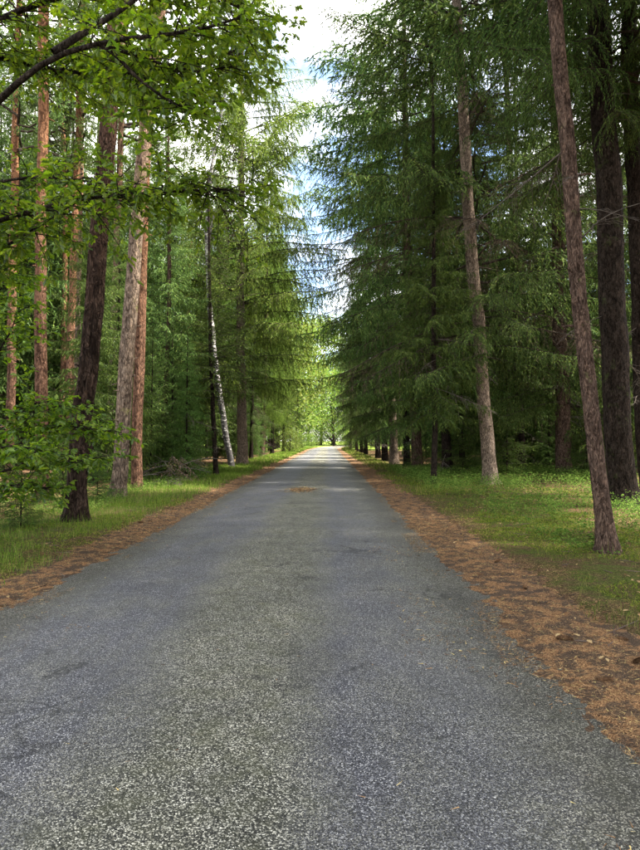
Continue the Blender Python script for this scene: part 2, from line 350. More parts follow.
def floor_mat():
    m, t, o = new_mat('forest_soil'); P = N(t, 'ShaderNodeTexCoord').outputs['Object']
    a = noise(t, P, 60, 5, .8); b_ = noise(t, P, 1.1, 6, .65); c_ = noise(t, P, 7, 5, .7)
    fl = N(t, 'ShaderNodeTexVoronoi'); fl.inputs['Scale'].default_value = 130; t.links.new(warp(t, P), fl.inputs['Vector'])
    fs = N(t, 'ShaderNodeSeparateColor'); t.links.new(fl.outputs['Color'], fs.inputs[0]); a = math_(t, 'MULTIPLY_ADD', fs.outputs[0], .6, math_(t, 'MULTIPLY', a, .4))
    needles = ramp(t, a, [(.20, (.018, .011, .007)), (.52, (.065, .037, .021)), (.68, (.13, .078, .043)), (.85, (.24, .16, .09))])
    moss = ramp(t, a, [(.22, (.018, .022, .006)), (.52, (.050, .066, .013)), (.70, (.095, .115, .022)), (.88, (.17, .17, .045))])
    sx = N(t, 'ShaderNodeSeparateXYZ'); t.links.new(P, sx.inputs[0])
    xr = math_(t, 'SUBTRACT', sx.outputs[0], CX)
    d = math_(t, 'SUBTRACT', math_(t, 'ABSOLUTE', xr), HALF)
    near = N(t, 'ShaderNodeMapRange'); near.inputs['From Min'].default_value = 2.2; near.inputs['From Max'].default_value = 7.0; near.inputs['To Min'].default_value = .12; near.inputs['To Max'].default_value = -.10; t.links.new(d, near.inputs[0])
    k = ramp(t, math_(t, 'ADD', math_(t, 'ADD', math_(t, 'MULTIPLY', b_, .5), math_(t, 'MULTIPLY', c_, .5)), near.outputs[0]), [(.53, (0, 0, 0)), (.68, (1, 1, 1))])
    lit = N(t, 'ShaderNodeMapRange'); lit.inputs['From Min'].default_value = .55; lit.inputs['From Max'].default_value = .95
    t.links.new(math_(t, 'ADD', math_(t, 'MULTIPLY_ADD', math_(t, 'SIGN', xr), -.14, d), math_(t, 'MULTIPLY_ADD', noise(t, P, 4, 6, .75), 1.5, -.75)), lit.inputs[0])
    k = math_(t, 'MULTIPLY', k, lit.outputs[0])
    cl = N(t, 'ShaderNodeMapRange'); cl.inputs['From Min'].default_value = 84; cl.inputs['From Max'].default_value = 104; t.links.new(sx.outputs[1], cl.inputs[0])
    col = mixc(t, cl.outputs[0], mixc(t, k, needles, moss), ramp(t, a, [(.2, (.06, .09, .015)), (.8, (.15, .20, .035))]))
    b = N(t, 'ShaderNodeBsdfPrincipled'); t.links.new(col, b.inputs['Base Color']); b.inputs['Roughness'].default_value = .95; b.inputs['Specular IOR Level'].default_value = .03
    bp = N(t, 'ShaderNodeBump'); bp.inputs['Strength'].default_value = .8; bp.inputs['Distance'].default_value = .03
    t.links.new(math_(t, 'ADD', a, c_), bp.inputs['Height']); t.links.new(bp.outputs[0], b.inputs['Normal']); t.links.new(b.outputs[0], o.inputs[0]); return m
M_LIT = litter_mat()
ys = lines((-30, 1, 1.5), (1, 8, .09), (8, 16, .14), (16, 40, .35), (40, 130, 1.2), (130, 700, 25))
xs = lines((-500, -60, 40), (-60, -9, 1.2), (-9, -2.6, .12), (-2.6, 1.2, .6), (1.2, 6.5, .12), (6.5, 60, 1.2), (60, 541, 40))
tag(link('forest_floor', grid_mesh('forest_floor', xs, ys, h_ground, floor_mat())), 'mossy needle-strewn forest floor either side of the road', 'ground', kind='structure')
ys = lines((-30, 1, 1.0), (1, 20, .25), (20, 60, 1), (60, 260.1, 4))
tag(link('road', grid_mesh('road', np.linspace(-HALF - .12, HALF + .12, 41), ys, h_road, asphalt_mat(), True)), 'straight narrow worn grey asphalt road into the forest', 'road', kind='structure')
ys = lines((-30, 1, 1.0), (1, 7, .035), (7, 14, .07), (14, 30, .2), (30, 70, .6), (70, 260.1, 3))
for side, nm, lb, wd in ((-1, 'verge_left', 'rust brown needle litter strip along the left road edge', 1.05), (1, 'verge_right', 'wide rust brown needle litter strip along the right road edge', 1.35)):
    xs = np.linspace(HALF - .42, HALF + wd, 42) * side
    if side < 0: xs = xs[::-1]
    tag(link(nm, grid_mesh(nm, xs, ys, h_litter, M_LIT, True)), lb, 'verge', kind='structure')

# ------------------------------------------------------------------ vegetation kit
def diamonds(p, d, l, w, nrm=None):
    """thin pointed blades: base p, direction d, length l, width w"""
    n = len(p); d = norm(d); l = np.broadcast_to(l, n)[:, None]; w = np.broadcast_to(w, n)[:, None]
    r = rng.normal(size=(n, 3)) if nrm is None else nrm
    s = norm(np.cross(d, r)) * w * .5
    V = np.stack([p, p + d * l * .42 + s, p + d * l, p + d * l * .42 - s], 1).reshape(-1, 3)
    return V, np.arange(4 * n).reshape(n, 4)
def spikes(p, d, l, w):
    n = len(p); d = norm(d); s = norm(np.cross(d, rng.normal(size=(n, 3)))) * np.broadcast_to(w, n)[:, None] * .5
    V = np.stack([p - s, p + s, p + d * np.broadcast_to(l, n)[:, None]], 1).reshape(-1, 3)
    return V, np.arange(3 * n).reshape(n, 3)
def bough(L=4.0, n2=44, comb=.5, shoot=.13, width=.022, dens=1.0, arch=(.10, .42, .25), l2=.27, seed=0, bare=.12):
    """one spruce bough growing along +x: a drooping stem, side twigs, needle shoots and hanging twigs. Materials: 0 needles, 1 wood"""
    r = np.random.default_rng(seed); b = MB()
    t = np.linspace(0, 1, 12); a0, a1, a2 = arch
    stem = lambda t: np.stack([t * L, .05 * L * np.sin(t * 5 + seed), L * (a0 * t - a1 * t ** 2 + a2 * t ** 3)], -1)
    v, f = tube(stem(t), .026 * (1 - t * .9) * L / 4 + .003, 5); b.add(v, f, 1)
    P, D, Ln, Wd = [], [], [], []
    for q in range(n2):
        tt = bare + (1 - bare) * (q + r.random()) / n2; side = 1 if q % 2 else -1
        p0 = stem(np.array(tt)); tg = norm(stem(np.array(min(1, tt + .02))) - stem(np.array(tt - .02)))
        prof = (1 - tt) ** .6 * .9 + .16
        prof *= min(1, .35 + (tt - bare) * 4)
        ln = L * l2 * prof * r.uniform(.7, 1.25); ang = R(r.uniform(42, 68))
        d = tg * math.cos(ang) + np.array([0, side, 0]) * math.sin(ang); d[2] += r.normal() * .10
        droop = (.35 + comb * r.uniform(.4, 1.2)) * ln
        m = max(3, int(ln / .055 * dens)); s = (np.arange(m) + .5) / m
        pts = p0 + d * (s[:, None] * ln); pts[:, 2] -= droop * s ** 2
        tgt = np.tile(d * ln, (m, 1)); tgt[:, 2] -= 2 * droop * s; tgt = norm(tgt)
        # twig wood, a thin strip
        vv, ff = tube(np.array([p0, pts[m // 2], pts[-1]]), [.007, .005, .002], 3); b.add(vv, ff, 1)
        sd_ = np.where(np.arange(m) % 2 == 0, 1, -1)[:, None]
        lat = norm(np.cross(tgt, [0, 0, 1.0])); dd = tgt * .75 + lat * sd_ * .8 + r.normal(size=(m, 3)) * .18; dd[:, 2] -= .25 + comb * .5
        P.append(pts); D.append(dd); Ln.append(shoot * r.uniform(.6, 1.3, m) * (1.15 - .3 * s)); Wd.append(np.full(m, width))
        P.append(pts); D.append(tgt + r.normal(size=(m, 3)) * .2); Ln.append(np.full(m, shoot * .9)); Wd.append(np.full(m, width * 1.1))
        # hanging twigs
        nh = r.poisson(comb * 3.2 * ln / .6 * dens)
        for _ in range(nh):
            u = r.random(); ph = p0 + d * (u * ln); ph[2] -= droop * u ** 2
            hl = r.uniform(.12, .42) * (.6 + comb); k = max(2, int(hl / .075)); w_ = np.arange(k) / k
            hd = np.array([r.normal() * .12, r.normal() * .12, -1.0])
            hp = ph + hd * (w_[:, None] * hl)
            P.append(hp); D.append(hd + r.normal(size=(k, 3)) * .35); Ln.append(np.full(k, shoot * .95)); Wd.append(np.full(k, width))
    P = np.concatenate(P); D = np.concatenate(D); Ln = np.concatenate(Ln); Wd = np.concatenate(Wd)
    v, f = spikes(P, D, Ln * 1.1, Wd * 1.1); b.add(v, f, 0)
    return b
def dry(b):
    o = MB(); o.v = b.v; o.n = b.n; o.f = [(f, 2 if m == 0 else 1) for f, m in b.f]; return o
def rotm(az, pitch, roll=0, sx=1, sy=1, sz=1):
    M = Euler((roll, -pitch, 0)).to_matrix(); M = Matrix.Rotation(az, 3, 'Z') @ M
    return np.array(M) @ np.diag([sx, sy, sz])
def crown(boughs, H, z0, Rad, spacing=.42, per=4, top_ref=None, pw=1.5, pitch0=-8, pitch1=32, seed=1, low=.8, gaps=.06, bl=4.0, far=None, zfine=15.5, dead=None, pdead=.25, zdead=9.0):
    r = np.random.default_rng(seed); b = MB(); z = z0
    while z < H - .2:
        u = (z - z0) / (H - z0); rad = Rad * (1 - u ** pw) * (low + (1 - low) * min(1, u * 6)) + .12
        k = per if u < .6 else max(3, per - 1); a0 = r.random() * 6.28
        for q in range(k):
            if r.random() < gaps: continue
            s = rad * r.uniform(.72, 1.12) / bl; s = max(s, .06)
            az = a0 + 6.283 * q / k + r.normal() * .25; pit = R(pitch0 + (pitch1 - pitch0) * u ** 1.3 + r.normal() * 6)
            bb = boughs[r.integers(len(boughs))] if (z < zfine or far is None) else far[r.integers(len(far))]
            if dead and z < zdead and r.random() < pdead: bb = dead[r.integers(len(dead))]
            fat = 1 if s > .45 else 1 + (.45 - s) * 1.2
            b.add_mb(bb, rotm(az, pit, r.normal() * .12, s, s * fat, s * fat), (0, 0, z + r.uniform(-.18, .18)))
        z += spacing * (1 - .35 * u) * r.uniform(.8, 1.2)
    return b
def bark_fn(amp=.08, ridges=9, flare=.45, fz=.5, seed=0, zscale=1.4):
    def fn(r, i, th, P):
        z = P[:, 2] - P[0, 2]
        c, s = np.cos(th)[None], np.sin(th)[None]
        q = ridges / 2.2
        n = fbm(c * q + seed * 7.7, s * q, z[:, None] * zscale + 0 * c, 3); rid = 1 - np.abs(2 * n - 1) * 2.2
        lob = 1 + .5 * (vnoise(c * 1.3 + seed, s * 1.3, z[:, None] * .25 + 0 * c) - .5) * .5
        roots = 1 + flare * np.exp(-np.maximum(z, 0) / fz)[:, None] * (.6 + .8 * vnoise(c * 1.9 + seed * 3, s * 1.9, 0 * c + .3))
        return r * lob * roots * (1 + amp * rid)
    return fn
def trunk_mesh(name, path, r0, r1, mat, sides=28, rings=90, amp=.06, ridges=9, flare=.4, fz=.4, seed=0, zscale=1.4, stubs=0, stub_len=.12):
    P = np.asarray(path, float); n = len(P); L = P[-1, 2]
    # rings closer together near the foot
    s = np.linspace(0, 1, rings) ** 1.35 * (n - 1); Q = np.stack([np.interp(s, np.arange(n), P[:, c]) for c in range(3)], 1)
    z = Q[:, 2] / L; rad = r0 * (1 - z) ** .75 + r1 * (1 - (1 - z) ** .75)
    b = MB(); v, f = tube(Q, rad, sides, bark_fn(amp, ridges, flare, fz, seed, zscale)); b.add(v, f)
    r = np.random.default_rng(seed + 99)
    for _ in range(stubs):                                   # knots and snapped twigs
        k = r.uniform(.12, .8); i = int(k * (rings - 1)); a = r.random() * 6.28; d = np.array([math.cos(a), math.sin(a), r.uniform(-.25, .35)])
        l = stub_len * r.uniform(.4, 1.8); p = Q[i] + d * rad[i] * .7
        v, f = tube(np.array([p, p + d * l * .6 + d * rad[i] * .3, p + d * (l + rad[i] * .3) + [0, 0, -.05 * l]]), [.022, .015, .008], 6); b.add(v, f)
    return b.mesh(name, mat, True)
def dead_branch(L, seed):
    r = np.random.default_rng(seed); b = MB(); t = np.linspace(0, 1, 8)
    st = lambda t: np.stack([t * L, .06 * L * np.sin(t * 4 + seed), L * (-.05 * t - .22 * t ** 2)], -1)
    v, f = tube(st(t), .013 * (1 - t * .85), 5); b.add(v, f)
    for q in range(int(9 * L)):
        tt = r.uniform(.2, 1); sgn = 1 if q % 2 else -1; p = st(np.array(tt)); l = L * r.uniform(.08, .26) * (1.2 - tt)
        d = np.array([.7, sgn * .8, -.25 + r.normal() * .2]); e = p + d * l; e2 = e + (d + [0, 0, -.6]) * l * .6
        v, f = tube(np.array([p, e, e2]), [.005, .0035, .0015], 3); b.add(v, f)
        for _ in range(2):
            o = p + d * l * r.uniform(.3, 1); v, f = tube(np.array([o, o + norm(d * [1, -.5, 1] + r.normal(size=3) * .3) * l * .5]), [.003, .001], 3); b.add(v, f)
    return b.mesh('dead_branch', M_DEAD, False)
DEADS = [dead_branch(L, s) for L, s in ((1.0, 1), (1.5, 2), (2.1, 3), (1.3, 4))]

def straight(H, wob=.12, seed=0, n=14):
    r = np.random.default_rng(seed); z = np.linspace(0, H, n); a, b = r.random(2) * 6
    return np.stack([wob * np.sin(z * .25 + a) - wob * math.sin(a), wob * np.sin(z * .21 + b) - wob * math.sin(b), z], 1)

# spruce boughs and crowns ------------------------------------------------
BD = [bough(4, 56, .55, .105, .021, 1.05, (.08, .46, .28), .25, s) for s in range(4)]          # dense dark
BC = [bough(4, 46, 1.0, .13, .024, .66, (.22, .36, .12), .20, 20 + s) for s in range(3)]       # comb-like
BX = [dry(bough(4, 30, .7, .14, .009, .55, (.02, .40, .16), .24, 80 + s)) for s in range(2)]           # dead, brown
BF = [bough(4, 60, .6, .085, .0115, 1.7, (.06, .44, .28), .27, 90 + s) for s in range(2)]             # finest, for the closest trees
BL = [bough(4, 26, .45, .28, .05, .45, (.06, .42, .26), .29, 40 + s) for s in range(3)]        # coarse, for tree tops and trees deep in the wood
BK = [bough(4, 38, .9, .20, .034, .55, (.22, .36, .12), .22, 50 + s) for s in range(2)]        # coarse comb-like, for tree tops
BY = [bough(2, 18, .25, .12, .030, .6, (.10, .30, .22), .36, 60 + s, bare=.05) for s in range(3)]   # young
CROWNS = {
    'dense_a': crown(BD, 29, 4.6, 5.8, .64, 5, seed=1, far=BL, pw=2.8, gaps=.24, dead=BX, pdead=.3, zdead=12).mesh('dense_crown', [M_SPR, M_TWIG, M_DRN]),
    'dense_b': crown(BD, 25, 2.8, 5.0, .64, 5, seed=2, far=BL, pw=1.9, gaps=.26, dead=BX, pdead=.33, zdead=11).mesh('dense_crown', [M_SPR, M_TWIG, M_DRN]),
    'dense_c': crown(BF, 29, 9.4, 5.0, .62, 5, seed=3, pw=1.9, far=BL, zfine=12.4).mesh('dense_crown', [M_SPR, M_TWIG]),
    'comb': crown(BC, 29, 4.2, 5.6, .56, 5, seed=4, pitch0=-2, pitch1=38, gaps=.12, far=BK, pw=2.8, zfine=13).mesh('comb_crown', [M_SPL, M_TWIG]),
    'deep_a': crown(BL, 22, 3.4, 3.6, .55, 5, seed=5).mesh('deep_crown', [M_SPR, M_TWIG]),
    'deep_b': crown(BL, 19, 1.6, 3.4, .55, 5, seed=6).mesh('deep_crown', [M_SPR, M_TWIG]),
    'mid': crown(BL, 13, .9, 2.7, .42, 5, seed=7, pw=1.2).mesh('mid_crown', [M_YOU, M_TWIG]),
    'young': crown(BY, 4.2, .15, 1.5, .20, 5, seed=8, pw=1.1, bl=2, pitch0=5, pitch1=40).mesh('young_crown', [M_YOU, M_TWIG]),
    'young_b': crown(BY, 6.5, .25, 1.9, .26, 5, seed=9, pw=1.1, bl=2, pitch0=0, pitch1=38).mesh('young_crown', [M_YOU, M_TWIG]),
}
# pine crown --------------------------------------------------------------
def pine_crown(H, z0, Rad, seed):
    r = np.random.default_rng(seed); b = MB(); P, D = [], []
    for q in range(34):
        u = (q + r.random()) / 34; z = z0 + (H - z0) * u; az = r.random() * 6.28; L = Rad * (1 - u ** 2.2) * r.uniform(.6, 1.1) + .5
        t = np.linspace(0, 1, 6); d = np.array([math.cos(az), math.sin(az), 0])
        st = d * (t[:, None] * L); st[:, 2] += z + L * (.45 * t ** 1.5 + .08 * np.sin(t * 7 + q)); st[:, :2] += r.normal(size=(6, 2)) * .07 * t[:, None]
        v, f = tube(st, .05 * (1 - t * .85) * L / 3 + .006, 5); b.add(v, f, 1)
        for c in range(int(5 + 4 * L)):
            tt = r.uniform(.35, 1); p = np.array([np.interp(tt, t, st[:, k]) for k in range(3)]) + r.normal(size=3) * [.3, .3, .16]
            k = 26; P.append(p + r.normal(size=(k, 3)) * .09); D.append(r.normal(size=(k, 3)) + [0, 0, .5] + d * .4)
    P = np.concatenate(P); D = np.concatenate(D); v, f = diamonds(P, D, rng.uniform(.12, .22, len(P)), .03); b.add(v, f, 0)
    return b.mesh('pine_crown', [M_PIN, M_TWIG])
CROWNS['pine_a'] = pine_crown(24, 14, 3.0, 1); CROWNS['pine_b'] = pine_crown(21, 12, 2.6, 2)
# broadleaf crown ---------------------------------------------------------
LEAF = np.array([(0, 0), (.03, .12), (.17, .27), (.10, .35), (.27, .50), (.15, .58), (.31, .74), (.16, .82), (.10, .97), (0, 1)])   # one half of a lobed leaf
def leaves(p, d, up, size, mb, mat=0, fold=.12):
    """lobed leaves: two folded halves each"""
    n = len(p); d = norm(d); s = norm(np.cross(d, up)); u = np.cross(s, d); size = np.broadcast_to(size, n)[:, None, None]
    k = len(LEAF)
    for sg in (1, -1):
        x = LEAF[:, 0] * sg; y = LEAF[:, 1]; z = np.abs(LEAF[:, 0]) * fold * 3 - .22 * LEAF[:, 1] ** 2
        V = p[:, None] + size * (x[None, :, None] * s[:, None] + y[None, :, None] * d[:, None] + z[None, :, None] * u[:, None])
        F = np.arange(n * k).reshape(n, k)
        mb.add(V.reshape(-1, 3), F if sg > 0 else F[:, ::-1], mat)
def broad_crown(H, z0, Rad, seed, nclump=110, per=60, leaf=.22):
    r = np.random.default_rng(seed); b = MB(); P, D = [], []
    for q in range(nclump):
        u = r.random() ** .8; z = z0 + (H - z0) * u; prof = math.sin(min(1, u * 1.15 + .12) * math.pi * .92) ** .6
        a = r.random() * 6.28; rr = Rad * prof * r.random() ** .4
        c = np.array([math.cos(a) * rr, math.sin(a) * rr, z])
        if q % 3 == 0:
            v, f = tube(np.array([[0, 0, max(z0 * .7, z - rr * .8)], c * [.5, .5, 1] - [0, 0, rr * .25], c]), [.06, .035, .008], 4); b.add(v, f, 1)
        P.append(c + r.normal(size=(per, 3)) * [.55, .55, .3]); D.append(r.normal(size=(per, 3)) * [1, 1, .5] - [0, 0, .3])
    P = np.concatenate(P); D = np.concatenate(D); n = len(P)
    v, f = diamonds(P, D, leaf * r.uniform(.7, 1.3, n), leaf * .6, np.tile([0, 0, 1.0], (n, 1)) + r.normal(size=(n, 3)) * .5); b.add(v, f, 0)
    return b.mesh('broad_crown', [M_BRO, M_TWIG])
CROWNS['broad_a'] = broad_crown(14, 2.0, 4.2, 1, 150); CROWNS['broad_b'] = broad_crown(10, .8, 3.4, 2, 130); CROWNS['shrub'] = broad_crown(3.4, .2, 1.7, 3, 60, 45, .16)
# shared trunks -----------------------------------------------------------
TR = {
    'spr_a': trunk_mesh('spruce_trunk', straight(27, .10, 1), .24, .02, B_SPR, 16, 60, .05, stubs=14, seed=1),
    'spr_b': trunk_mesh('spruce_trunk', straight(25, .10, 2), .21, .02, B_SPD, 16, 60, .05, stubs=14, seed=2),
    'spr_g': trunk_mesh('spruce_trunk', straight(27, .10, 3), .25, .02, B_SPG, 16, 60, .04, stubs=12, seed=3),
    'deep': trunk_mesh('spruce_trunk', straight(22, .12, 4), .15, .015, B_SPR, 10, 30, .04, seed=4),
    'deepd': trunk_mesh('spruce_trunk', straight(19, .12, 5), .13, .015, B_SPD, 10, 30, .04, seed=5),
    'mid': trunk_mesh('spruce_trunk', straight(13, .08, 6), .10, .01, B_SPD, 8, 20, .03, seed=6),
    'young': trunk_mesh('young_trunk', straight(4.2, .03, 7), .035, .006, B_SPD, 7, 12, .02, flare=.1, seed=7),
    'young_b': trunk_mesh('young_trunk', straight(6.5, .04, 8), .05, .008, B_SPD, 7, 12, .02, flare=.1, seed=8),
    'pine': trunk_mesh('pine_trunk', straight(24, .22, 9), .17, .04, B_PINE, 14, 50, .05, stubs=6, seed=9),
    'pine_o': trunk_mesh('pine_trunk', straight(21, .25, 10), .13, .035, B_PINO, 14, 50, .05, stubs=6, seed=10),
    'broad': trunk_mesh('broad_trunk', straight(12, .3, 11), .16, .02, B_OAK, 10, 20, .04, seed=11),
    'shrub': trunk_mesh('shrub_trunk', straight(3.0, .1, 12), .03, .005, B_OAK, 6, 8, .02, seed=12),
}
def tree(name, label, cat, x, y, trunk, crown_key, s=1.0, rz=None, lean=(0, 0), group=None, deads=0, dead_z=(1.0, 5.5), sink=.05, crown_s=None):
    z = float(h_ground(np.array([x]), np.array([y]))[0]) - sink
    e = bpy.data.objects.new(name, None); COL.objects.link(e); e.empty_display_size = .3; e.location = (x, y, z)
    rz = random.random() * 6.28 if rz is None else rz
    e.rotation_euler = Euler((lean[1], lean[0], 0)); tag(e, label, cat, group)
    link('trunk', trunk if not isinstance(trunk, str) else TR[trunk], e, rot=(0, 0, rz), scale=s)
    if crown_key: link('crown', CROWNS[crown_key], e, rot=(0, 0, rz * 1.7), scale=s if crown_s is None else crown_s)
    for q in range(deads):
        a = random.random() * 6.28
        link('dead_branch', random.choice(DEADS), e, loc=(0, 0, random.uniform(*dead_z)), rot=(random.gauss(0, .2), random.gauss(.1, .2), a), scale=random.uniform(.7, 1.3))
    return e
def shaped_tree(name, label, cat, pts, y, r0, r1, mat, H, crown_key=None, seed=0, sides=40, rings=150, deads=0, dead_z=(1.5, 7), amp=.07, ridges=10, flare=.45, stubs=10, zscale=1.4, crown_s=1.0, crown_z=0, group=None):
    """a tree whose trunk runs through the given photograph pixels, standing y metres away"""
    W3 = np.array([px3(px, py, y) for px, py in pts]); x0 = W3[0, 0]
    z0 = float(h_ground(np.array([x0]), np.array([y]))[0]) - .06
    path = W3 - W3[0]; path[:, 2] = W3[:, 2] - z0; path[0, 2] = 0
    d = (path[-1] - path[-3]) / (path[-1, 2] - path[-3, 2])
    while path[-1, 2] < H: path = np.vstack([path, path[-1] + d * [1, 1, 1] * 2.5]); d = norm(d * [.8, .8, 1]); d = d / d[2]
    path[:, 1] += .02 * path[:, 2] * math.sin(seed)
    Q = resample(path, 60); Q[:, 2] -= Q[0, 2]; wz = Q[:, 2]
    Q[:, 0] += .09 * r0 / .15 * (fbm(wz * .55 + seed, 0 * wz) - fbm(np.array([seed * 1.0]), np.array([0.]))[0]); Q[:, 1] += .10 * (fbm(wz * .5 + seed * 3, 0 * wz + 4) - .5) * np.minimum(1, wz)
    e = bpy.data.objects.new(name, None); COL.objects.link(e); e.location = (x0, y, z0); tag(e, label, cat, group)
    link('trunk', trunk_mesh('trunk', Q, r0, r1, mat, sides, rings, amp, ridges, flare, .24, seed, zscale, stubs), e)
    lx, ly = Q[-1, 0] / Q[-1, 2], Q[-1, 1] / Q[-1, 2]
    if crown_key: link('crown', CROWNS[crown_key], e, loc=(0, 0, crown_z), rot=(-ly, lx, seed * 1.3), scale=crown_s)
    for q in range(deads):
        a = random.random() * 6.28; zz = random.uniform(*dead_z); i = int(np.searchsorted(Q[:, 2], zz))
        link('dead_branch', random.choice(DEADS), e, loc=tuple(Q[i]), rot=(random.gauss(0, .2), random.gauss(.1, .2), a), scale=random.uniform(.6, 1.2))
    return e

# ------------------------------------------------------------------ the trees one can tell apart
shaped_tree('pine_tree', 'dark furrowed pine leaning in an S-curve, closest tree on the left verge', 'tree',
            [(75, 522), (74, 480), (82, 400), (91, 310), (98, 210), (103, 120), (107, 50)], 11.6, .165, .06, B_PIND, 21, 'pine_b', 3, 56, 200, 0, amp=.17, ridges=8, zscale=.9, stubs=12, flare=.75)
shaped_tree('pine_tree', 'straight pale grey-brown pine with yellowish lichen at its foot, behind the dark leaning pine', 'tree',
            [(117, 498), (121, 420), (127, 330), (134, 230), (141, 150), (150, 70)], 16.6, .185, .08, B_PING, 23, 'pine_a', 4, 44, 170, amp=.08, ridges=7, stubs=20)
shaped_tree('pine_tree', 'slim reddish orange pine just right of the pale grey pine', 'tree',
            [(137, 490), (138, 400), (140, 300), (144, 210), (147, 120), (151, 40)], 19.2, .16, .075, B_PINO, 23, 'pine_b', 5, 36, 140, amp=.05, stubs=14)
shaped_tree('pine_tree', 'scaly orange-brown pine standing behind the oak sapling near the left picture edge', 'tree',
            [(41, 505), (39, 400), (37, 300), (38, 200), (38, 110), (38, 30)], 14.9, .135, .07, B_PINO, 22, 'pine_a', 6, 36, 140, amp=.06, stubs=14)
shaped_tree('pine_tree', 'very slim orange pine between the scaly orange-brown pine and the dark leaning pine', 'tree',
            [(69, 472), (68, 400), (69, 300), (71, 200), (73, 120), (75, 30)], 26, .16, .07, B_PINO, 23, 'pine_a', 7, 24, 90, amp=.04)
shaped_tree('pine_tree', 'thin grey pine close behind the very slim orange pine', 'tree',
            [(76, 471), (75, 400), (74, 300), (75, 200), (76, 100), (77, 30)], 27, .14, .06, B_PING, 22, 'pine_b', 8, 24, 90, amp=.04)
shaped_tree('pine_tree', 'thin orange-barked pine at the very left picture edge', 'tree',
            [(9, 480), (8, 380), (8, 280), (9, 180), (10, 80)], 23, .15, .07, B_PINO, 22, 'pine_b', 9, 24, 90, amp=.04)
shaped_tree('pine_tree', 'thin grey trunk rising between the dark pine and the pale grey pine', 'tree',
            [(108, 476), (110, 400), (113, 300), (117, 200), (120, 100)], 27, .15, .07, B_PING, 22, 'pine_a', 10, 24, 90, amp=.04)
shaped_tree('pine_tree', 'slender pine with forked limb rising left of the very slim orange pine', 'tree',
            [(60, 471), (60, 400), (61, 300), (60, 200), (56, 110), (52, 40)], 30, .13, .07, B_PINO, 22, 'pine_a', 14, 24, 90, amp=.04)
# birch
bt = shaped_tree('birch_tree', 'leaning white birch with black-scarred bark beside the left road edge', 'tree',
            [(232, 468), (226, 432), (220, 395), (214, 350), (210, 300), (207, 240), (209, 190), (216, 140), (226, 90)], 34, .17, .04, B_BIR, 17, None, 11, 28, 140, amp=.03, flare=.2, stubs=4)
# left spruces by the road
shaped_tree('spruce_tree', 'tall spruce with pale straight trunk and comb-like drooping bright boughs, behind the birch', 'tree',
            [(242, 464), (241, 380), (240, 300), (240, 200), (240, 120)], 39, .30, .05, B_SPG, 30, 'comb', 12, 28, 120, deads=8, dead_z=(2, 6), crown_s=1.12)
shaped_tree('spruce_tree', 'dark young spruce trunk at the left foot of the birch', 'tree',
            [(216, 477), (214, 440), (212, 400), (210, 345), (209, 290)], 26.5, .10, .03, B_SPD, 11, 'young_b', 13, 24, 90, deads=10, dead_z=(1, 5), crown_z=3.0, crown_s=1.2)
LSP = [(160, 476, 'deep', 'deep_b', .8, 'dark spruce at the wood edge behind the brush heap'),
       (140, 470, 'deepd', 'deep_a', 1.0, 'spruce standing back between the slim orange pine and the brush heap'),
       (214, 457, 'spr_a', 'comb', .95, 'bright feathery spruce standing back behind the birch'),
       (272, 454, 'spr_b', 'comb', .9, 'bright spruce with dark trunk midway along the left row'),
       (186, 480, 'mid', 'mid', .45, 'dark spruce with low boughs standing left of the birch'),
       (262, 456.5, 'spr_a', 'comb', .92, 'bright green spruce next along the left verge after the pale-trunked one'),
       (251, 459.5, 'spr_b', 'dense_b', .66, 'short dark spruce squeezed right behind the pale-trunked spruce'),
       (283, 452, 'spr_b', 'dense_b', .80, 'dark low-branched spruce far along the left verge before the sunlit trees'),
       (296, 449.2, 'spr_b', 'dense_b', .72, 'last dark spruce of the left row, its black trunk against sunlit green')]
for px, py, t_, c_, s_, lb in LSP:
    x, y = gnd(px, py); tree('spruce_tree', lb, 'tree', x, y, t_, c_, s_, deads=4, dead_z=(.8, 3.5), lean=(.02, 0), crown_s=(s_ * (.9 if y < 46 else .62),) * 2 + (s_,))
# right row
shaped_tree('spruce_tree', 'slender rough-barked spruce trunk closest on the right verge, leaning towards the road', 'tree',
            [(605, 553), (598, 480), (590, 400), (582, 300), (576, 200), (570, 100), (563, 0)], 8.5, .098, .055, B_SPR, 24, 'dense_c', 21, 48, 260, amp=.09, ridges=8, zscale=5, stubs=22, crown_z=1.8, deads=5, dead_z=(3, 7), flare=.95)
shaped_tree('spruce_tree', 'massive near-black spruce trunk with flared roots at the right picture edge', 'tree',
            [(622, 506), (617, 440), (614, 330), (610, 200), (606, 100), (602, 0)], 14.5, .275, .10, B_SPD, 28, 'dense_c', 22, 48, 180, amp=.09, ridges=8, crown_z=.6, deads=10, dead_z=(2.5, 9), flare=1.3)
shaped_tree('spruce_tree', 'grey-brown spruce with leaning trunk and drooping dark boughs on the bilberry bank', 'tree',
            [(490, 484), (484, 420), (478, 345), (471, 260), (466, 190), (462, 110), (458, 30)], 21.8, .23, .07, B_SPG, 28, 'dense_a', 23, 36, 160, amp=.05, ridges=12, stubs=16, deads=6, dead_z=(3, 6), flare=.85)
shaped_tree('spruce_tree', 'dark straight spruce behind the slender near trunk, between it and the grey-brown one', 'tree',
            [(563, 479), (561, 400), (558, 300), (557, 200), (556, 100)], 24.6, .28, .09, B_SPR, 27, 'dense_b', 24, 32, 120, deads=12, dead_z=(1.5, 8), flare=.5)
shaped_tree('spruce_tree', 'thin dark young spruce trunk left of the grey-brown leaning spruce', 'tree',
            [(433, 486), (434, 440), (434, 390), (434, 300)], 21, .09, .03, B_SPD, 12, 'mid', 25, 20, 70, deads=9, dead_z=(2.2, 5), crown_z=1.8, crown_s=.8)
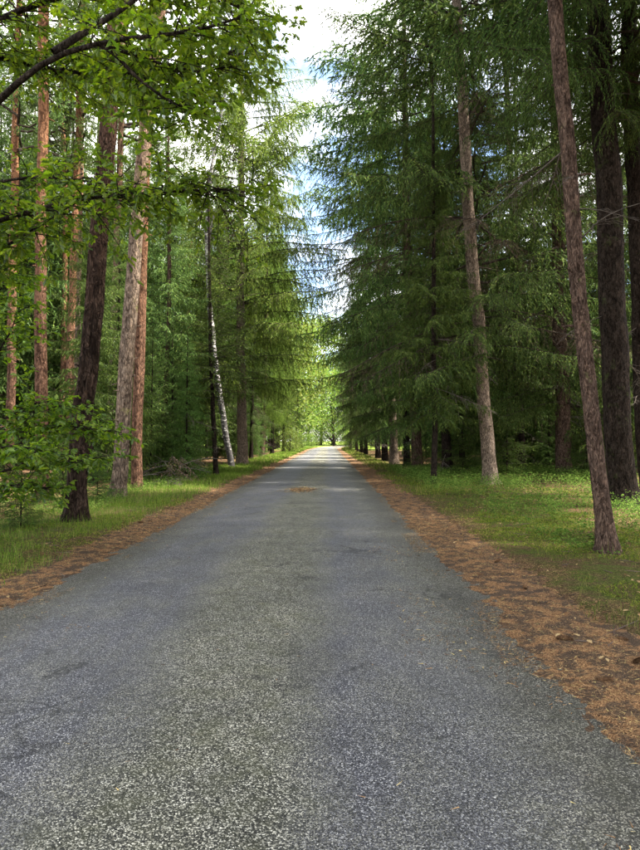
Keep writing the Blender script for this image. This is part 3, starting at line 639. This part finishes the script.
shaped_tree('spruce_tree', 'dark trunk partly seen at the right picture edge behind the massive spruce', 'tree',
            [(648, 500), (644, 400), (640, 200), (637, 50)], 16.5, .22, .09, B_SPD, 26, 'dense_c', 26, 24, 90, deads=8, dead_z=(2, 8))
RSP = [(447, 474, 'spr_b', 'dense_b', 1.0, 'dark dense spruce set back behind the thin young trunk'),
       (385, 461.3, 'spr_b', 'dense_b', .95, 'dark spruce right after the pale grey-trunked spruce'),
       (361.5, 452.7, 'spr_b', 'dense_b', .95, 'dark spruce seventh in the right row, slender black trunk'),
       (520, 474, 'spr_b', 'dense_b', 1.0, 'dark spruce standing back between the grey-brown and the straight spruce'),
       (462, 470, 'deepd', 'deep_b', 1.1, 'thin dark spruce just left behind the grey-brown leaning spruce'),
       (418, 472, 'spr_a', 'dense_a', 1.0, 'reddish-brown spruce third in the right row, beyond the thin young trunk'),
       (394, 464.5, 'spr_g', 'dense_a', 1.0, 'pale grey-trunked spruce fourth in the right row with dead twigs'),
       (407, 466, 'spr_b', 'dense_b', .9, 'dark spruce half hidden between the reddish-brown and the pale-trunked spruce'),
       (378, 458.5, 'spr_b', 'dense_b', .98, 'dark spruce fifth in the right row overhanging the road'),
       (366, 454.5, 'spr_b', 'dense_b', .98, 'dark spruce sixth in the right row overhanging the road'),
       (357, 451.2, 'spr_a', 'dense_b', .95, 'dark spruce next to last of the right row'),
       (351, 449, 'spr_b', 'dense_b', .95, 'last dark spruce of the right row, before the sunny bend')]
for px, py, t_, c_, s_, lb in RSP:
    x, y = gnd(px, py); tree('spruce_tree', lb, 'tree', x, y, t_, c_, s_, deads=10, dead_z=(.8, 5.0), lean=(-.03, 0), crown_s=(s_ * (.95 if y < 42 else .66),) * 2 + (s_,))

# ------------------------------------------------------------------ the wood behind
def free(x, y, pts, dmin): return all((x - a) ** 2 + (y - b) ** 2 > dmin ** 2 for a, b in pts)
pts = [(o.location.x, o.location.y) for o in COL.objects if o.type == 'EMPTY']
def px_of(x, y): return VPX + FPX * x / y
def scatter(n, xr, yr, dmin, key=None):
    res = []; tries = 0
    while len(res) < n and tries < n * 60:
        tries += 1; x = random.uniform(*xr); y = random.uniform(*yr)
        if key and not key(x, y): continue
        if free(x, y, pts, dmin): pts.append((x, y)); res.append((x, y))
    return res
for x, y in scatter(54, (7.0, 32), (17, 105), 2.4, lambda x, y: x < .52 * y + 4 and x > 7.0 and y > 12 + x * .9):
    k = random.random() < .5
    tree('spruce_tree', 'dark thin-trunked spruce deep in the wood on the right', 'tree', x, y, 'deep' if k else 'deepd', 'deep_a' if k else 'deep_b', random.uniform(.85, 1.2), group='spruces deep in the right wood', deads=4, dead_z=(.8, 4))
for x, y in scatter(85, (-40, -6.6), (22, 95), 2.0, lambda x, y: x > -.56 * y - 4 and x < -6.6 - .02 * y and (y > 46 or px_of(x, y) < 135)):
    k = random.random() < .5
    if random.random() < .66: tree('spruce_tree', 'spruce deep in the wood on the left', 'tree', x, y, 'deepd', 'deep_a' if k else 'deep_b', random.uniform(.75, 1.15), group='spruces deep in the left wood', deads=3, dead_z=(.8, 3))
    else: tree('pine_tree', 'orange pine trunk deep in the wood on the left', 'tree', x, y, 'pine' if k else 'pine_o', 'pine_a' if k else 'pine_b', random.uniform(.9, 1.1), group='pines deep in the left wood')
for x, y in scatter(36, (-26, -6.2), (18, 70), 1.8, lambda x, y: x > -.56 * y - 2 and (y > 44 or px_of(x, y) < 150)):
    tree('spruce_tree', 'bushy mid-height spruce branched to the ground among the left pines', 'tree', x, y, 'mid', 'mid', random.uniform(.5, .95), group='bushy spruces among the left pines')
for x, y in scatter(20, (8, 28), (30, 80), 1.8, lambda x, y: x < .5 * y):
    tree('spruce_tree', 'bushy spruce branched to the ground deep in the right wood', 'tree', x, y, 'mid', 'mid', random.uniform(.5, .9), group='bushy spruces in the right wood')
for x, y in scatter(14, (7, 22), (26, 60), 1.6, lambda x, y: x < .5 * y):
    tree('spruce_tree', 'young spruce growing in the shade of the right wood', 'tree', x, y, 'young_b', 'young_b', random.uniform(.5, .9), group='young spruces in the right wood')
for px, y, s_, lb in ((20, 10.6, .42, 'dark bushy young spruce under the oak sapling at the left'), (97, 15.6, .36, 'low young spruce between the dark pine and the pale grey pine'), (62, 16, .5, 'young spruce between the scaly orange-brown pine and the dark leaning pine'),
                      (150, 24, .9, 'young spruce right of the slim orange pine'), (172, 26, 1.0, 'bushy young spruce at the left wood edge before the birch'), (188, 31, .7, 'young spruce a little left of the birch'), (416, 30, .45, 'little spruce at the foot of the right row'), (487, 26, .5, 'bright little spruce behind the grey-brown leaning spruce')):
    x = (px - VPX) / FPX * y; tree('young_spruce', lb, 'tree', x, y, 'young_b' if s_ > .7 else 'young', 'young_b' if s_ > .7 else 'young', s_)
for px, y, h_ in ((15, 38, 1.25), (45, 44, 1.3), (70, 36, 1.15), (95, 46, 1.35), (120, 40, 1.2), (140, 50, 1.35), (165, 44, 1.25), (30, 52, 1.4), (182, 56, 1.3), (105, 58, 1.4)):
    tree('spruce_tree', 'tall spruce standing behind the left pines, its upper crown filling the gaps', 'tree', (px - VPX) / FPX * y, y, 'deep', 'deep_a', h_, group='tall spruces behind the left pines')
for px, y, s_, k in ((600, 30, .55, 'b'), (632, 34, .7, 'b'), (545, 42, .7, 'b'), (575, 50, .8, 'a'), (615, 44, .8, 'a'), (510, 60, .9, 'a')):
    tree('broadleaf_tree', 'yellow-green broadleaf tree glowing between the right trunks', 'tree', (px - VPX) / FPX * y, y, 'broad', 'broad_' + k, s_, group='yellow-green trees between the right trunks')
for px, y, s_ in ((506, 27, .75), (530, 30, .9), (548, 27.5, .6), (462, 28, .7), (445, 33, .8), (585, 24, .55), (600, 27, .8), (520, 38, 1.0), (475, 36, .9), (560, 34, .9)):
    tree('young_spruce', 'young low-branched spruce in the undergrowth behind the front right trunks', 'tree', (px - VPX) / FPX * y, y, 'young_b', 'young_b', s_, group='young spruces behind the front right trunks')
# trees standing beside the camera, outside the picture, whose shade falls on the road
for q, (x, y) in enumerate(((4.6, 1.5), (6.5, 5.0), (5.0, -3.5), (8.8, 9.5), (8.0, 0), (11, 4), (6, -8))):
    tree('spruce_tree', 'tall spruce on the right verge beside the camera', 'tree', x, y, 'spr_a', 'dense_c', 1.15, group='spruces beside the camera on the right')
# the sunlit far end
for q, (x, y, k, s_) in enumerate(((-8, 88, 'b', 1.2), (-9.5, 80, 'a', 1.5), (-8.5, 100, 'a', 1.6), (-13, 98, 'a', 1.9), (-9, 116, 'b', 1.7), (-12, 122, 'a', 1.9), (-6, 140, 'a', 1.5), (-10, 150, 'a', 2.0), (1.5, 160, 'b', 1.5), (-2, 172, 'a', 2.0), (5, 178, 'a', 1.5), (9, 190, 'a', 1.9), (-6, 190, 'a', 2.2), (-16, 140, 'a', 1.9), (2, 205, 'a', 2.2), (14, 178, 'b', 1.8), (20, 195, 'a', 1.8))):
    tree('broadleaf_tree', 'sunlit yellow-green broadleaf tree at the far end of the road', 'tree', x, y, 'broad', 'broad_' + k, s_ * 1.25, group='sunlit broadleaf trees at the far end')
for x, y, s_ in ((-14, 168, 2.6), (-8, 176, 2.4), (-3, 166, 2.0), (1, 182, 2.6), (6, 170, 2.0), (10, 182, 2.6), (15, 172, 2.2), (20, 186, 2.6), (26, 178, 2.4), (12, 150, 1.6), (18, 160, 2.0), (9, 118, 1.5), (13, 126, 1.7), (11, 106, 1.4)):
    tree('broadleaf_bush', 'sunlit bush closing the view beyond the road bend', 'bush', x, y, 'shrub', 'shrub', s_, group='sunlit bushes beyond the bend')
for x, y in ((-4.6, 78), (-5.2, 96), (-4.5, 108), (3.4, 100), (4.6, 112), (5.0, 124), (-3.5, 130), (7, 135)):
    tree('broadleaf_bush', 'sunlit yellow-green bush beside the far end of the road', 'bush', x, y, 'shrub', 'shrub', random.uniform(.6, 1.0), group='sunlit bushes at the far end')

# ------------------------------------------------------------------ birch limbs and leaves
b = MB(); r_ = np.random.default_rng(5); P, D = [], []
def limb(parent, pts3, r0, r1, mat, n=12, name='branch', sides=8):
    mb = MB(); Q = resample(pts3, n); v, f = tube(Q, np.linspace(r0, r1, n), sides); mb.add(v, f); link(name, mb.mesh(name, mat, True), parent); return Q
o0 = np.array(bt.location)
Q = limb(bt, [px3(208, 236, 34) - o0, px3(213, 212, 33.5) - o0, px3(222, 195, 33) - o0, px3(230, 178, 32.5) - o0], .07, .02, B_BIR)
for c in range(170):
    z = r_.uniform(9.5, 18); a = r_.random() * 6.28; rr = 2.6 * (1 - ((z - 13) / 6.5) ** 2) ** .5 * r_.random() ** .5 if abs(z - 13) < 6.5 else .3
    ctr = np.array([(216 - 232) / 640 * 34 + math.cos(a) * rr + .05 * z, math.sin(a) * rr, z]); k = 30; w = np.linspace(0, 1, k)[:, None]
    P.append(ctr + r_.normal(size=(k, 3)) * .14 + np.array([math.cos(a) * .5, math.sin(a) * .5, -.9]) * w); D.append(r_.normal(size=(k, 3)) + [0, 0, -.6])
    if c % 3 == 0:
        st = np.array([ctr * [1, 1, 1] - [math.cos(a) * rr, math.sin(a) * rr, .6], ctr, ctr + [math.cos(a) * .5, math.sin(a) * .5, -.9]]); v, f = tube(st, [.02, .01, .003], 4); b.add(v, f, 1)
P = np.concatenate(P); D = np.concatenate(D); v, f = diamonds(P, D, .09, .06); b.add(v, f, 0)
link('crown', b.mesh('birch_crown', [M_BRO, M_TWIG]), bt)

# ------------------------------------------------------------------ the oak whose boughs reach in at the upper left
def half_leaf_mesh():
    mb = MB(); leaves(np.zeros((1, 3)), np.array([[0, 1.0, 0]]), np.array([[0, 0, 1.0]]), 1.0, mb); return mb.mesh('leaf', M_OAK)
LEAF_ME = half_leaf_mesh()
def oak(root, limbs, seed, nleaf_parts, leaf=.10, dens=1.0, spread=1.0, flat=.35):
    """limbs: world polylines; grows side twigs with sprays of leaves from each; the leaves nearest the camera become parts of their own"""
    r = np.random.default_rng(seed); o0 = np.array(root.location); tw = MB(); LP, LD, LU = [], [], []
    for pl, ra, rb, t0, nn, tl in limbs:
        Q = limb(root, np.array(pl) - o0, ra, rb, B_OAK, 22); n = len(Q)
        for q in range(int(nn * dens)):
            t = t0 + (1 - t0) * r.random(); i = min(n - 2, int(t * (n - 1))); p = Q[i] + (Q[i + 1] - Q[i]) * r.random(); tg = norm(Q[i + 1] - Q[i])
            d = norm(tg * .5 + r.normal(size=3) * [1, 1, flat]); L = tl * r.uniform(.5, 1.3)
            s = np.linspace(0, 1, 7); bend = r.normal(size=3) * .2
            tp = p + d * (s[:, None] * L) + bend * (s[:, None] ** 2) * L; tp[:, 2] -= .12 * L * s ** 2
            v, f = tube(tp[::2], (.009 * (1 - s * .85) * (L / .9) ** .5 + .001)[::2], 4); tw.add(v, f)
            subs = [(tp, L)]
            for _ in range(r.integers(2, 5)):
                u = r.uniform(.25, .95); pp = np.array([np.interp(u, s, tp[:, c]) for c in range(3)]); d2 = norm(d + r.normal(size=3) * [.9, .9, .3]); L2 = L * r.uniform(.25, .55)
                q2 = pp + d2 * (s[:, None] * L2); q2[:, 2] -= .15 * L2 * s ** 2; v, f = tube(q2[::3], (.004 * (1 - s * .8))[::3], 3); tw.add(v, f); subs.append((q2, L2))
            for tp2, L2 in subs:
                k = max(3, int(L2 / .05)); u = r.uniform(.22, 1.0, k); u[:3] = r.uniform(.9, 1, 3)
                pp = np.stack([np.interp(u, s, tp2[:, c]) for c in range(3)], 1); dd = norm(tp2[-1] - tp2[0])
                LP.append(pp); LD.append(dd * .6 + r.normal(size=(k, 3)) * [.8, .8, .3] + [0, 0, -.18]); LU.append(np.array([0, 0, 1.0]) + r.normal(size=(k, 3)) * .38)
    link('twigs', tw.mesh('twigs', B_OAK, True), root)['kind'] = 'stuff'
    LP = np.concatenate(LP); LD = norm(np.concatenate(LD)); LU = np.concatenate(LU); sz = leaf * r.uniform(.7, 1.25, len(LP))
    w = LP + o0; px = VPX + w[:, 0] / w[:, 1] * FPX; py = HOR - (w[:, 2] - CAM_H) / w[:, 1] * FPX
    vis = (px > -5) & (px < 640) & (py > -5) & (w[:, 1] > 1)
    order = np.argsort(np.where(vis, w[:, 1] / sz, 1e6))[:nleaf_parts]; m = np.ones(len(LP), bool); m[order] = False
    fo = MB(); leaves(LP[m], LD[m], LU[m], sz[m], fo); tag(link('foliage', fo.mesh('foliage', M_OAK), root), kind='stuff')
    s = norm(np.cross(LD, LU)); u = np.cross(s, LD)
    for i in order:
        o = link('leaf', LEAF_ME, root)
        Mx = Matrix(((s[i, 0], LD[i, 0], u[i, 0]), (s[i, 1], LD[i, 1], u[i, 1]), (s[i, 2], LD[i, 2], u[i, 2]))).to_4x4()
        o.matrix_basis = Matrix.Translation(LP[i]) @ Mx @ Matrix.Diagonal((sz[i],) * 3 + (1,))
def oak_root(name, label, cat, x, y, H, r0, mat, seed):
    z = float(h_ground(np.array([x]), np.array([y]))[0]) - .05
    e = bpy.data.objects.new(name, None); COL.objects.link(e); e.location = (x, y, z); tag(e, label, cat)
    link('trunk', trunk_mesh('trunk', straight(H, .2, seed), r0, r0 * .3, mat, 24, 60, .1, 12, .4, .3, seed, .8), e); return e
ok = oak_root('oak_tree', 'green oak reaching lobed leafy boughs and a dark limb in from the upper left', 'tree', -6.0, 7.4, 11, .28, B_OAK, 31)
T = lambda *a: [px3(*q) for q in a]
oak(ok, [
    (np.vstack([[[-6, 7.4, 3.6]], T((-40, 130, 6.5), (0, 86, 5.9), (48, 45, 5.8), (95, 37, 5.8), (130, 27, 5.8), (162, 30, 5.8), (205, 22, 5.9), (240, 10, 6.0))]), .060, .010, .74, 14, .5),
    (T((48, 45, 5.8), (80, 24, 5.9), (110, 6, 6.2), (140, -15, 6.6), (190, -50, 6.9)), .036, .012, .62, 16, .8),
    (T((95, 37, 5.8), (112, 48, 5.85), (132, 70, 5.9), (160, 92, 6.0), (195, 110, 6.1)), .022, .006, .62, 10, .45),
    (T((100, 38, 5.8), (125, 60, 6.6), (150, 78, 7.5), (175, 84, 8.2)), .022, .006, .3, 18, .6),
    (np.vstack([[[-6, 7.4, 5.0]], T((-30, 20, 7.6), (40, -10, 7.8), (120, -25, 8.0), (200, -20, 8.0), (245, 5, 7.8))]), .06, .01, .2, 42, .9),
    (np.vstack([[[-6, 7.4, 5.6]], T((-30, 40, 8.2), (30, 60, 8.6), (100, 70, 8.6), (170, 60, 8.4), (235, 45, 8.2))]), .06, .01, .3, 46, .85),
    (T((100, 38, 5.8), (150, 55, 6.6), (195, 66, 7.2), (240, 60, 7.4)), .02, .005, .3, 20, .55),
    (np.vstack([[[-6, 7.4, 3.0]], T((-30, 225, 7.0), (20, 210, 6.8), (70, 196, 6.7), (120, 192, 6.6), (170, 188, 6.5), (222, 186, 6.5))]), .05, .006, .3, 44, .62),
    (np.vstack([[[-6, 7.4, 2.9]], T((-30, 255, 7.6), (10, 240, 7.4), (45, 215, 7.2), (75, 205, 7.1))]), .04, .006, .3, 18, .55),
    (np.vstack([[[-6, 7.4, 3.2]], T((-20, 180, 8.0), (30, 172, 8.0), (90, 178, 8.0), (140, 190, 8.0))]), .035, .006, .3, 22, .6),
], 41, 200, .086, dens=2.5)
sp = oak_root('oak_sapling', 'bright low oak sapling spreading leaves in front of the dark leaning pine', 'tree', -5.05, 9.3, 4.2, .06, B_OAK, 32)
oak(sp, [
    (np.vstack([[[-5.05, 9.3, 1.3]], T((0, 455, 9.2), (35, 432, 9.2), (60, 425, 9.1), (100, 430, 9.0))]), .028, .005, .15, 26, .5),
    (np.vstack([[[-5.05, 9.3, .9]], T((5, 470, 9.3), (40, 462, 9.2), (70, 463, 9.1), (108, 456, 9.0))]), .022, .004, .2, 22, .42),
    (np.vstack([[[-5.05, 9.3, 1.7]], T((0, 420, 9.0), (30, 402, 8.8), (60, 405, 8.7))]), .02, .004, .15, 20, .5),
    (np.vstack([[[-5.05, 9.3, 2.6]], T((-10, 360, 9.2), (8, 330, 9.1), (18, 300, 9.0))]), .02, .004, .2, 16, .45),
    (np.vstack([[[-5.05, 9.3, 2.4]], T((-12, 300, 8.6), (5, 275, 8.4), (30, 262, 8.2))]), .02, .004, .2, 14, .45),
    (np.vstack([[[-5.05, 9.3, .7]], T((-5, 488, 9.0), (20, 484, 8.9), (50, 490, 8.8))]), .016, .003, .15, 18, .4),
    (np.vstack([[[-5.05, 9.3, 1.2]], T((-10, 450, 8.6), (10, 445, 8.3), (40, 450, 8.1))]), .016, .003, .15, 18, .42),
], 42, 100, .09, dens=1.9, flat=.2)

# ------------------------------------------------------------------ ground cover
def blades(n, xy, hgt, wid, lean=.5, seed=0):
    r = np.random.default_rng(seed); x, y = xy; n = len(x); z = h_ground(x, y) - .01
    p = np.stack([x, y, z], 1); a = r.random(n) * 6.283; h = hgt * r.uniform(.5, 1.35, n); l = lean * r.uniform(.2, 1.4, n)
    d = np.stack([np.cos(a), np.sin(a), 0 * a], 1); s = np.stack([-np.sin(a + r.normal(size=n) * .5), np.cos(a), 0 * a], 1) * (wid * .5)[:, None]
    m = p + d * (h * l * .35)[:, None] + np.array([0, 0, 1.0]) * (h * .6)[:, None]
    t = p + d * (h * l)[:, None] + np.array([0, 0, 1.0]) * (h * (1 - .25 * l))[:, None]
    V = np.stack([p - s, p + s, m + s * .8, m - s * .8, t], 1).reshape(-1, 3); k = np.arange(n)[:, None] * 5
    return V, np.concatenate([k + 0, k + 1, k + 2, k + 3], 1), np.concatenate([k + 3, k + 2, k + 4], 1)
def field(n, side, d0, d1, y0, y1, dens_fn=None, seed=0, p=1.6):
    r = np.random.default_rng(seed)
    y = y0 + (y1 - y0) * r.random(n) ** p; d = d0 + (d1 - d0) * r.random(n); x = road_c(y) + side * (HALF + d)
    k = fbm(x * 1.3 + seed, y * 1.1, o=3); keep = k > (dens_fn(d, y) if dens_fn else .0); return x[keep], y[keep]
M_GRS = island_mat('grass_blades', [(0, (.05, .10, .012)), (.5, (.10, .175, .022)), (.85, (.17, .235, .04)), (1, (.28, .26, .09))], trans=.35)
M_GRD = island_mat('verge_grass_blades', [(0, (.04, .075, .012)), (.5, (.09, .135, .02)), (.78, (.16, .175, .035)), (1, (.26, .19, .085))], trans=.35)
M_BIL = island_mat('bilberry_leaves', [(0, (.035, .075, .012)), (.6, (.075, .135, .025)), (1, (.14, .19, .04))], trans=.35)
def grass(name, label, specs, mat):
    mb = MB()
    for xy, h, w0, sd_ in specs:
        x, y = xy; w = w0 * np.maximum(1, y / 11); V, F4, F3 = blades(0, xy, h * np.ones(len(x)), w, seed=sd_); mb.v.append(V.astype(np.float32)); mb.f += [(F4 + mb.n, 0), (F3 + mb.n, 0)]; mb.n += len(V)
    tag(link(name, mb.mesh(name, mat)), label, 'grass', kind='stuff')
edge = lambda a: (lambda d, y: .52 - .25 * sstep(a, a + .5, d))
grass('verge_grass', 'bright green grass along the left verge', [
    (field(29000, -1, .45, 3.4, 5.5, 34, lambda d, y: .58 - .30 * sstep(.5, 1.1, d), 1), .12, .0042, 1),
    (field(14000, -1, .45, 3.0, 25, 130, lambda d, y: .48 - .30 * sstep(.4, .9, d), 2, 1.2), .16, .006, 2),
    (field(1500, -1, .6, 3.5, 5.5, 22, lambda d, y: .45, 45, 1.2), .30, .0035, 45),
    (field(8000, -1, 2.5, 8, 7, 40, lambda d, y: .50, 3), .20, .005, 3)], M_GRS)
grass('mossy_grass', 'sparse short grass and moss tufts along the right verge', [
    (field(900, 1, .8, 5, 4, 20, lambda d, y: .4, 44, 1.2), .22, .004, 44),
    (field(20000, 1, .6, 3.2, 3.0, 30, lambda d, y: .64 - .12 * sstep(.7, 1.2, d), 4), .07, .004, 4),
    (field(10000, 1, .6, 2.2, 18, 130, lambda d, y: .50 - .12 * sstep(.6, 1.0, d), 5, 1.2), .14, .006, 5),
    (field(6000, 1, 2, 8, 5, 34, lambda d, y: .52, 6), .10, .005, 6)], M_GRD)
M_MOS = island_mat('moss_sprigs', [(0, (.035, .058, .008)), (.5, (.11, .155, .020)), (.9, (.21, .24, .035)), (1, (.30, .25, .08))], trans=.3)
mb = MB(); r_ = np.random.default_rng(77)
for n, side, d0, d1, y0, y1, th in ((60000, 1, .6, 3.6, 3, 13, .47), (24000, 1, .75, 6, 8, 26, .50), (20000, -1, .5, 2.2, 5.5, 16, .46)):
    x, y = field(n, side, d0, d1, y0, y1, lambda d, y: th + .14 * (1 - sstep(d0, d0 + .6, d)), 31 + n % 7, 1.3); k = len(x)
    v, f = spikes(np.stack([x, y, h_ground(x, y) - .002], 1), r_.normal(size=(k, 3)) * [.7, .7, .25] + [0, 0, .75], r_.uniform(.012, .04, k) * np.maximum(1, y / 9), .009 * np.maximum(1, y / 8)); mb.add(v, f)
tag(link('moss', mb.mesh('moss', M_MOS)), 'yellow-green moss cushions creeping over the verges', 'moss', kind='stuff')
def bilberry(name, label, specs):
    mb = MB()
    for (x, y), hh, sd_ in specs:
        r = np.random.default_rng(sd_); n = len(x); z = h_ground(x, y); k = 22
        sc = np.maximum(1, (y / 16)) ** .7
        c = np.stack([x, y, z], 1)[:, None] + r.normal(size=(n, k, 3)) * np.array([.09, .09, 0]) * sc[:, None, None]
        c[..., 2] += hh * r.random((n, k)) ** .7 * r.uniform(.6, 1.3, (n, 1))
        c = c.reshape(-1, 3); d = r.normal(size=(n * k, 3)) * [1, 1, .35]; w = np.repeat(sc, k)
        v, f = diamonds(c, d, .042 * w, .026 * w, np.tile([0, 0, 1.0], (n * k, 1)) + r.normal(size=(n * k, 3)) * .4); mb.add(v, f)
    tag(link(name, mb.mesh(name, M_BIL)), label, 'undergrowth', kind='stuff')
bilberry('bilberry_undergrowth', 'knee-low leafy bilberry cover on the right forest bank', [
    (field(4200, 1, 1.4, 8.5, 9.5, 32, lambda d, y: .52 - .1 * sstep(12, 16, y), 7, 1.2), .36, 7), (field(400, 1, 1.7, 4, 5.5, 11, lambda d, y: .56, 8, 1), .10, 8)])
bilberry('leafy_undergrowth', 'low leafy green undergrowth beneath the left pines', [(field(2200, -1, 1.8, 8, 7.5, 32, lambda d, y: .46, 9, 1.2), .24, 9)])

# needles, twigs and dead leaves lying about -------------------------------
M_NDL = island_mat('fallen_needles', [(0, (.03, .018, .012)), (.3, (.11, .062, .034)), (.65, (.24, .145, .075)), (.9, (.38, .25, .12)), (1, (.60, .48, .18))])
M_DRY = island_mat('dry_leaves', [(0, (.10, .06, .028)), (.6, (.22, .145, .07)), (1, (.36, .26, .13))])
M_STK = island_mat('fallen_twigs', [(0, (.03, .022, .017)), (1, (.13, .10, .08))])
def needles(x, y, hf, l0, l1, w, seed):
    r = np.random.default_rng(seed); n = len(x); a = r.random(n) * 6.283; p = np.stack([x, y, hf(x, y) + .003 + r.random(n) * .006], 1)
    d = norm(np.stack([np.cos(a), np.sin(a), r.normal(size=n) * .12], 1)); w = w * np.maximum(1, y / 6)
    s_ = np.stack([-np.sin(a), np.cos(a), r.normal(size=n) * .3], 1) * (w * .5)[:, None]; l = r.uniform(l0, l1, n)[:, None]
    return np.stack([p - s_, p + s_, p + d * l], 1).reshape(-1, 3), np.arange(3 * n).reshape(n, 3)
surf = lambda x, y: np.maximum(np.maximum(h_road(x, y) - 9 * (dist_r(x, y)[0] > .1), h_litter(x, y)), np.where(dist_r(x, y)[0] > .3, h_ground(x, y), -9))
mb = MB()
for side, n, d0, d1, y0, y1, sd_ in ((1, 60000, -.3, 1.35, 2.2, 12, 11), (1, 14000, -.2, 1.2, 10, 40, 12), (-1, 40000, -.3, 1.1, 4.5, 16, 13), (-1, 12000, -.2, 1.0, 14, 45, 14)):
    x, y = field(n, side, d0, d1, y0, y1, lambda d, y: .60 - .32 * sstep(-.25, .15, d) + .22 * sstep(.7, 1.25, d), sd_)
    v, f = needles(x, y, surf, .012, .042, .003, sd_); mb.add(v, f)
x, y = field(1900, 1, -.95, .0, 2.0, 9, lambda d, y: .62 - .25 * sstep(-.9, -.1, d), 15); v, f = needles(x, y, surf, .025, .06, .0055, 15); mb.add(v, f)
x, y = field(700, -1, -1.0, .0, 4, 16, lambda d, y: .62 - .25 * sstep(-.9, -.1, d), 16); v, f = needles(x, y, surf, .025, .06, .004, 16); mb.add(v, f)
r_ = np.random.default_rng(3); x = r_.uniform(-2.6, 1.3, 150); y = 2 + 9 * r_.random(150) ** 1.3; v, f = needles(x, y, surf, .02, .05, .005, 17); mb.add(v, f)
n = 1500; x = -.80 + r_.normal(size=n) * .20 + .10 * np.sin(np.arange(n)); y = 18.9 + r_.normal(size=n) * .5; v, f = needles(x, y, surf, .03, .07, .006, 18); mb.add(v, f)
tag(link('fallen_needles', mb.mesh('fallen_needles', M_NDL)), 'fallen rust and yellow conifer needles along the road edges', 'needles', kind='stuff')
mb = MB()
for side, n, d0, d1, y0, y1, sd_ in ((1, 2600, .3, 6, 3.2, 25, 21), (-1, 700, .1, 3, 5, 20, 22)):
    x, y = field(n, side, d0, d1, y0, y1, lambda d, y: .42, sd_); k = len(x); r_ = np.random.default_rng(sd_)
    p = np.stack([x, y, surf(x, y) + .012], 1); leaves(p, r_.normal(size=(k, 3)) * [1, 1, .2], np.array([0, 0, 1.0]) + r_.normal(size=(k, 3)) * .3, r_.uniform(.025, .065, k), mb)
tag(link('fallen_leaves', mb.mesh('fallen_leaves', M_DRY)), 'dry pale brown leaves scattered over both verges', 'leaves', kind='stuff')
mb = MB(); r_ = np.random.default_rng(23)
for side, n, d0, d1, y0, y1, sd_ in ((1, 420, .1, 7, 3.2, 26, 24), (-1, 300, 0, 3, 5, 24, 25)):
    x, y = field(n, side, d0, d1, y0, y1, None, sd_)
    for a, c in zip(x, y):
        th = r_.random() * 6.28; l = r_.uniform(.04, .22) * (1 if r_.random() < .85 else 3); d = np.array([math.cos(th), math.sin(th), 0]); q = np.array([a, c, 0.]); e = q + d * l; m = (q + e) / 2 + r_.normal(size=3) * .1 * l
        pl = np.stack([q, m, e]); pl[:, 2] = surf(pl[:, 0], pl[:, 1]) + .006; v, f = tube(pl, [.004, .005, .002], 4); mb.add(v, f)
tag(link('fallen_twigs', mb.mesh('fallen_twigs', M_STK)), 'small dark twigs and bits scattered on the litter', 'twigs', kind='stuff')
def cone_mesh():
    mb = MB(); r = np.random.default_rng(4); L = .11
    v, f = tube(np.array([[0, 0, 0], [.3 * L, 0, 0], [.7 * L, 0, 0], [L, 0, 0]]), [.008, .014, .012, .004], 8); mb.add(v, f)
    n = 90; t = (np.arange(n) + .5) / n; a = np.arange(n) * 2.39996; rad = .015 * np.sin(np.clip(t * .85 + .12, 0, 1) * math.pi) ** .6
    c = np.stack([t * L, np.cos(a) * rad, np.sin(a) * rad], 1); d = np.stack([.9 + 0 * a, np.cos(a) * .55, np.sin(a) * .55], 1)
    v, f = diamonds(c - norm(d) * .006, d, .020, .013, np.stack([0 * a - .4, np.cos(a), np.sin(a)], 1)); mb.add(v, f); return mb.mesh('spruce_cone', bark_mat('cone_scales', (.035, .02, .012), (.15, .085, .045), sc=4, plate=False))
CONE = cone_mesh(); r_ = np.random.default_rng(12)
for q in range(13):
    sd_ = 1 if q < 9 else -1; y = r_.uniform(3.4, 9) if sd_ > 0 else r_.uniform(6.5, 12); x = float(road_c(y)) + sd_ * (HALF + r_.uniform(.12, .8)); z = float(surf(np.array([x]), np.array([y]))[0])
    tag(link('spruce_cone', CONE, loc=(x, y, z + .012), rot=(r_.random() * 6, r_.normal() * .1, r_.random() * 6.28), scale=r_.uniform(.75, 1.1)), 'small brown spruce cone lying on the needle litter at the road edge', 'cone', 'spruce cones on the litter')
# the heap of dead boughs left of the birch
x, y = gnd(176, 484); e = bpy.data.objects.new('brush_heap', None); COL.objects.link(e); e.location = (x, y, float(h_ground(np.array([x]), np.array([y]))[0])); tag(e, 'brown heap of dead spruce boughs on the verge left of the birch', 'brush heap')
M_DRB = leaf_mat('dead_needles', [(0, (.10, .05, .025)), (1, (.26, .15, .08))], .2)
db = bough(1.6, 18, .5, .10, .02, .7, (.1, .35, .1), .3, 77).mesh('dead_bough', [M_DRB, M_DEAD])
for q in range(5): link('dead_bough', db, e, loc=(random.uniform(-.3, .3), random.uniform(-.3, .3), random.uniform(.5, 1.3)), rot=(random.gauss(0, .4), random.uniform(.3, 1.1), random.uniform(0, 6.28)), scale=random.uniform(.6, .9))
for q in range(9): link('stick', random.choice(DEADS), e, loc=(random.uniform(-.6, .5), random.uniform(-.4, .4), random.uniform(.1, .7)), rot=(random.gauss(0, .4), random.uniform(-.5, .5), random.uniform(0, 6.28)), scale=(random.uniform(.8, 1.4), 1.2, 1.2))
print('objects', len(COL.objects), 'tris', sum(len(m.polygons) for m in bpy.data.meshes))
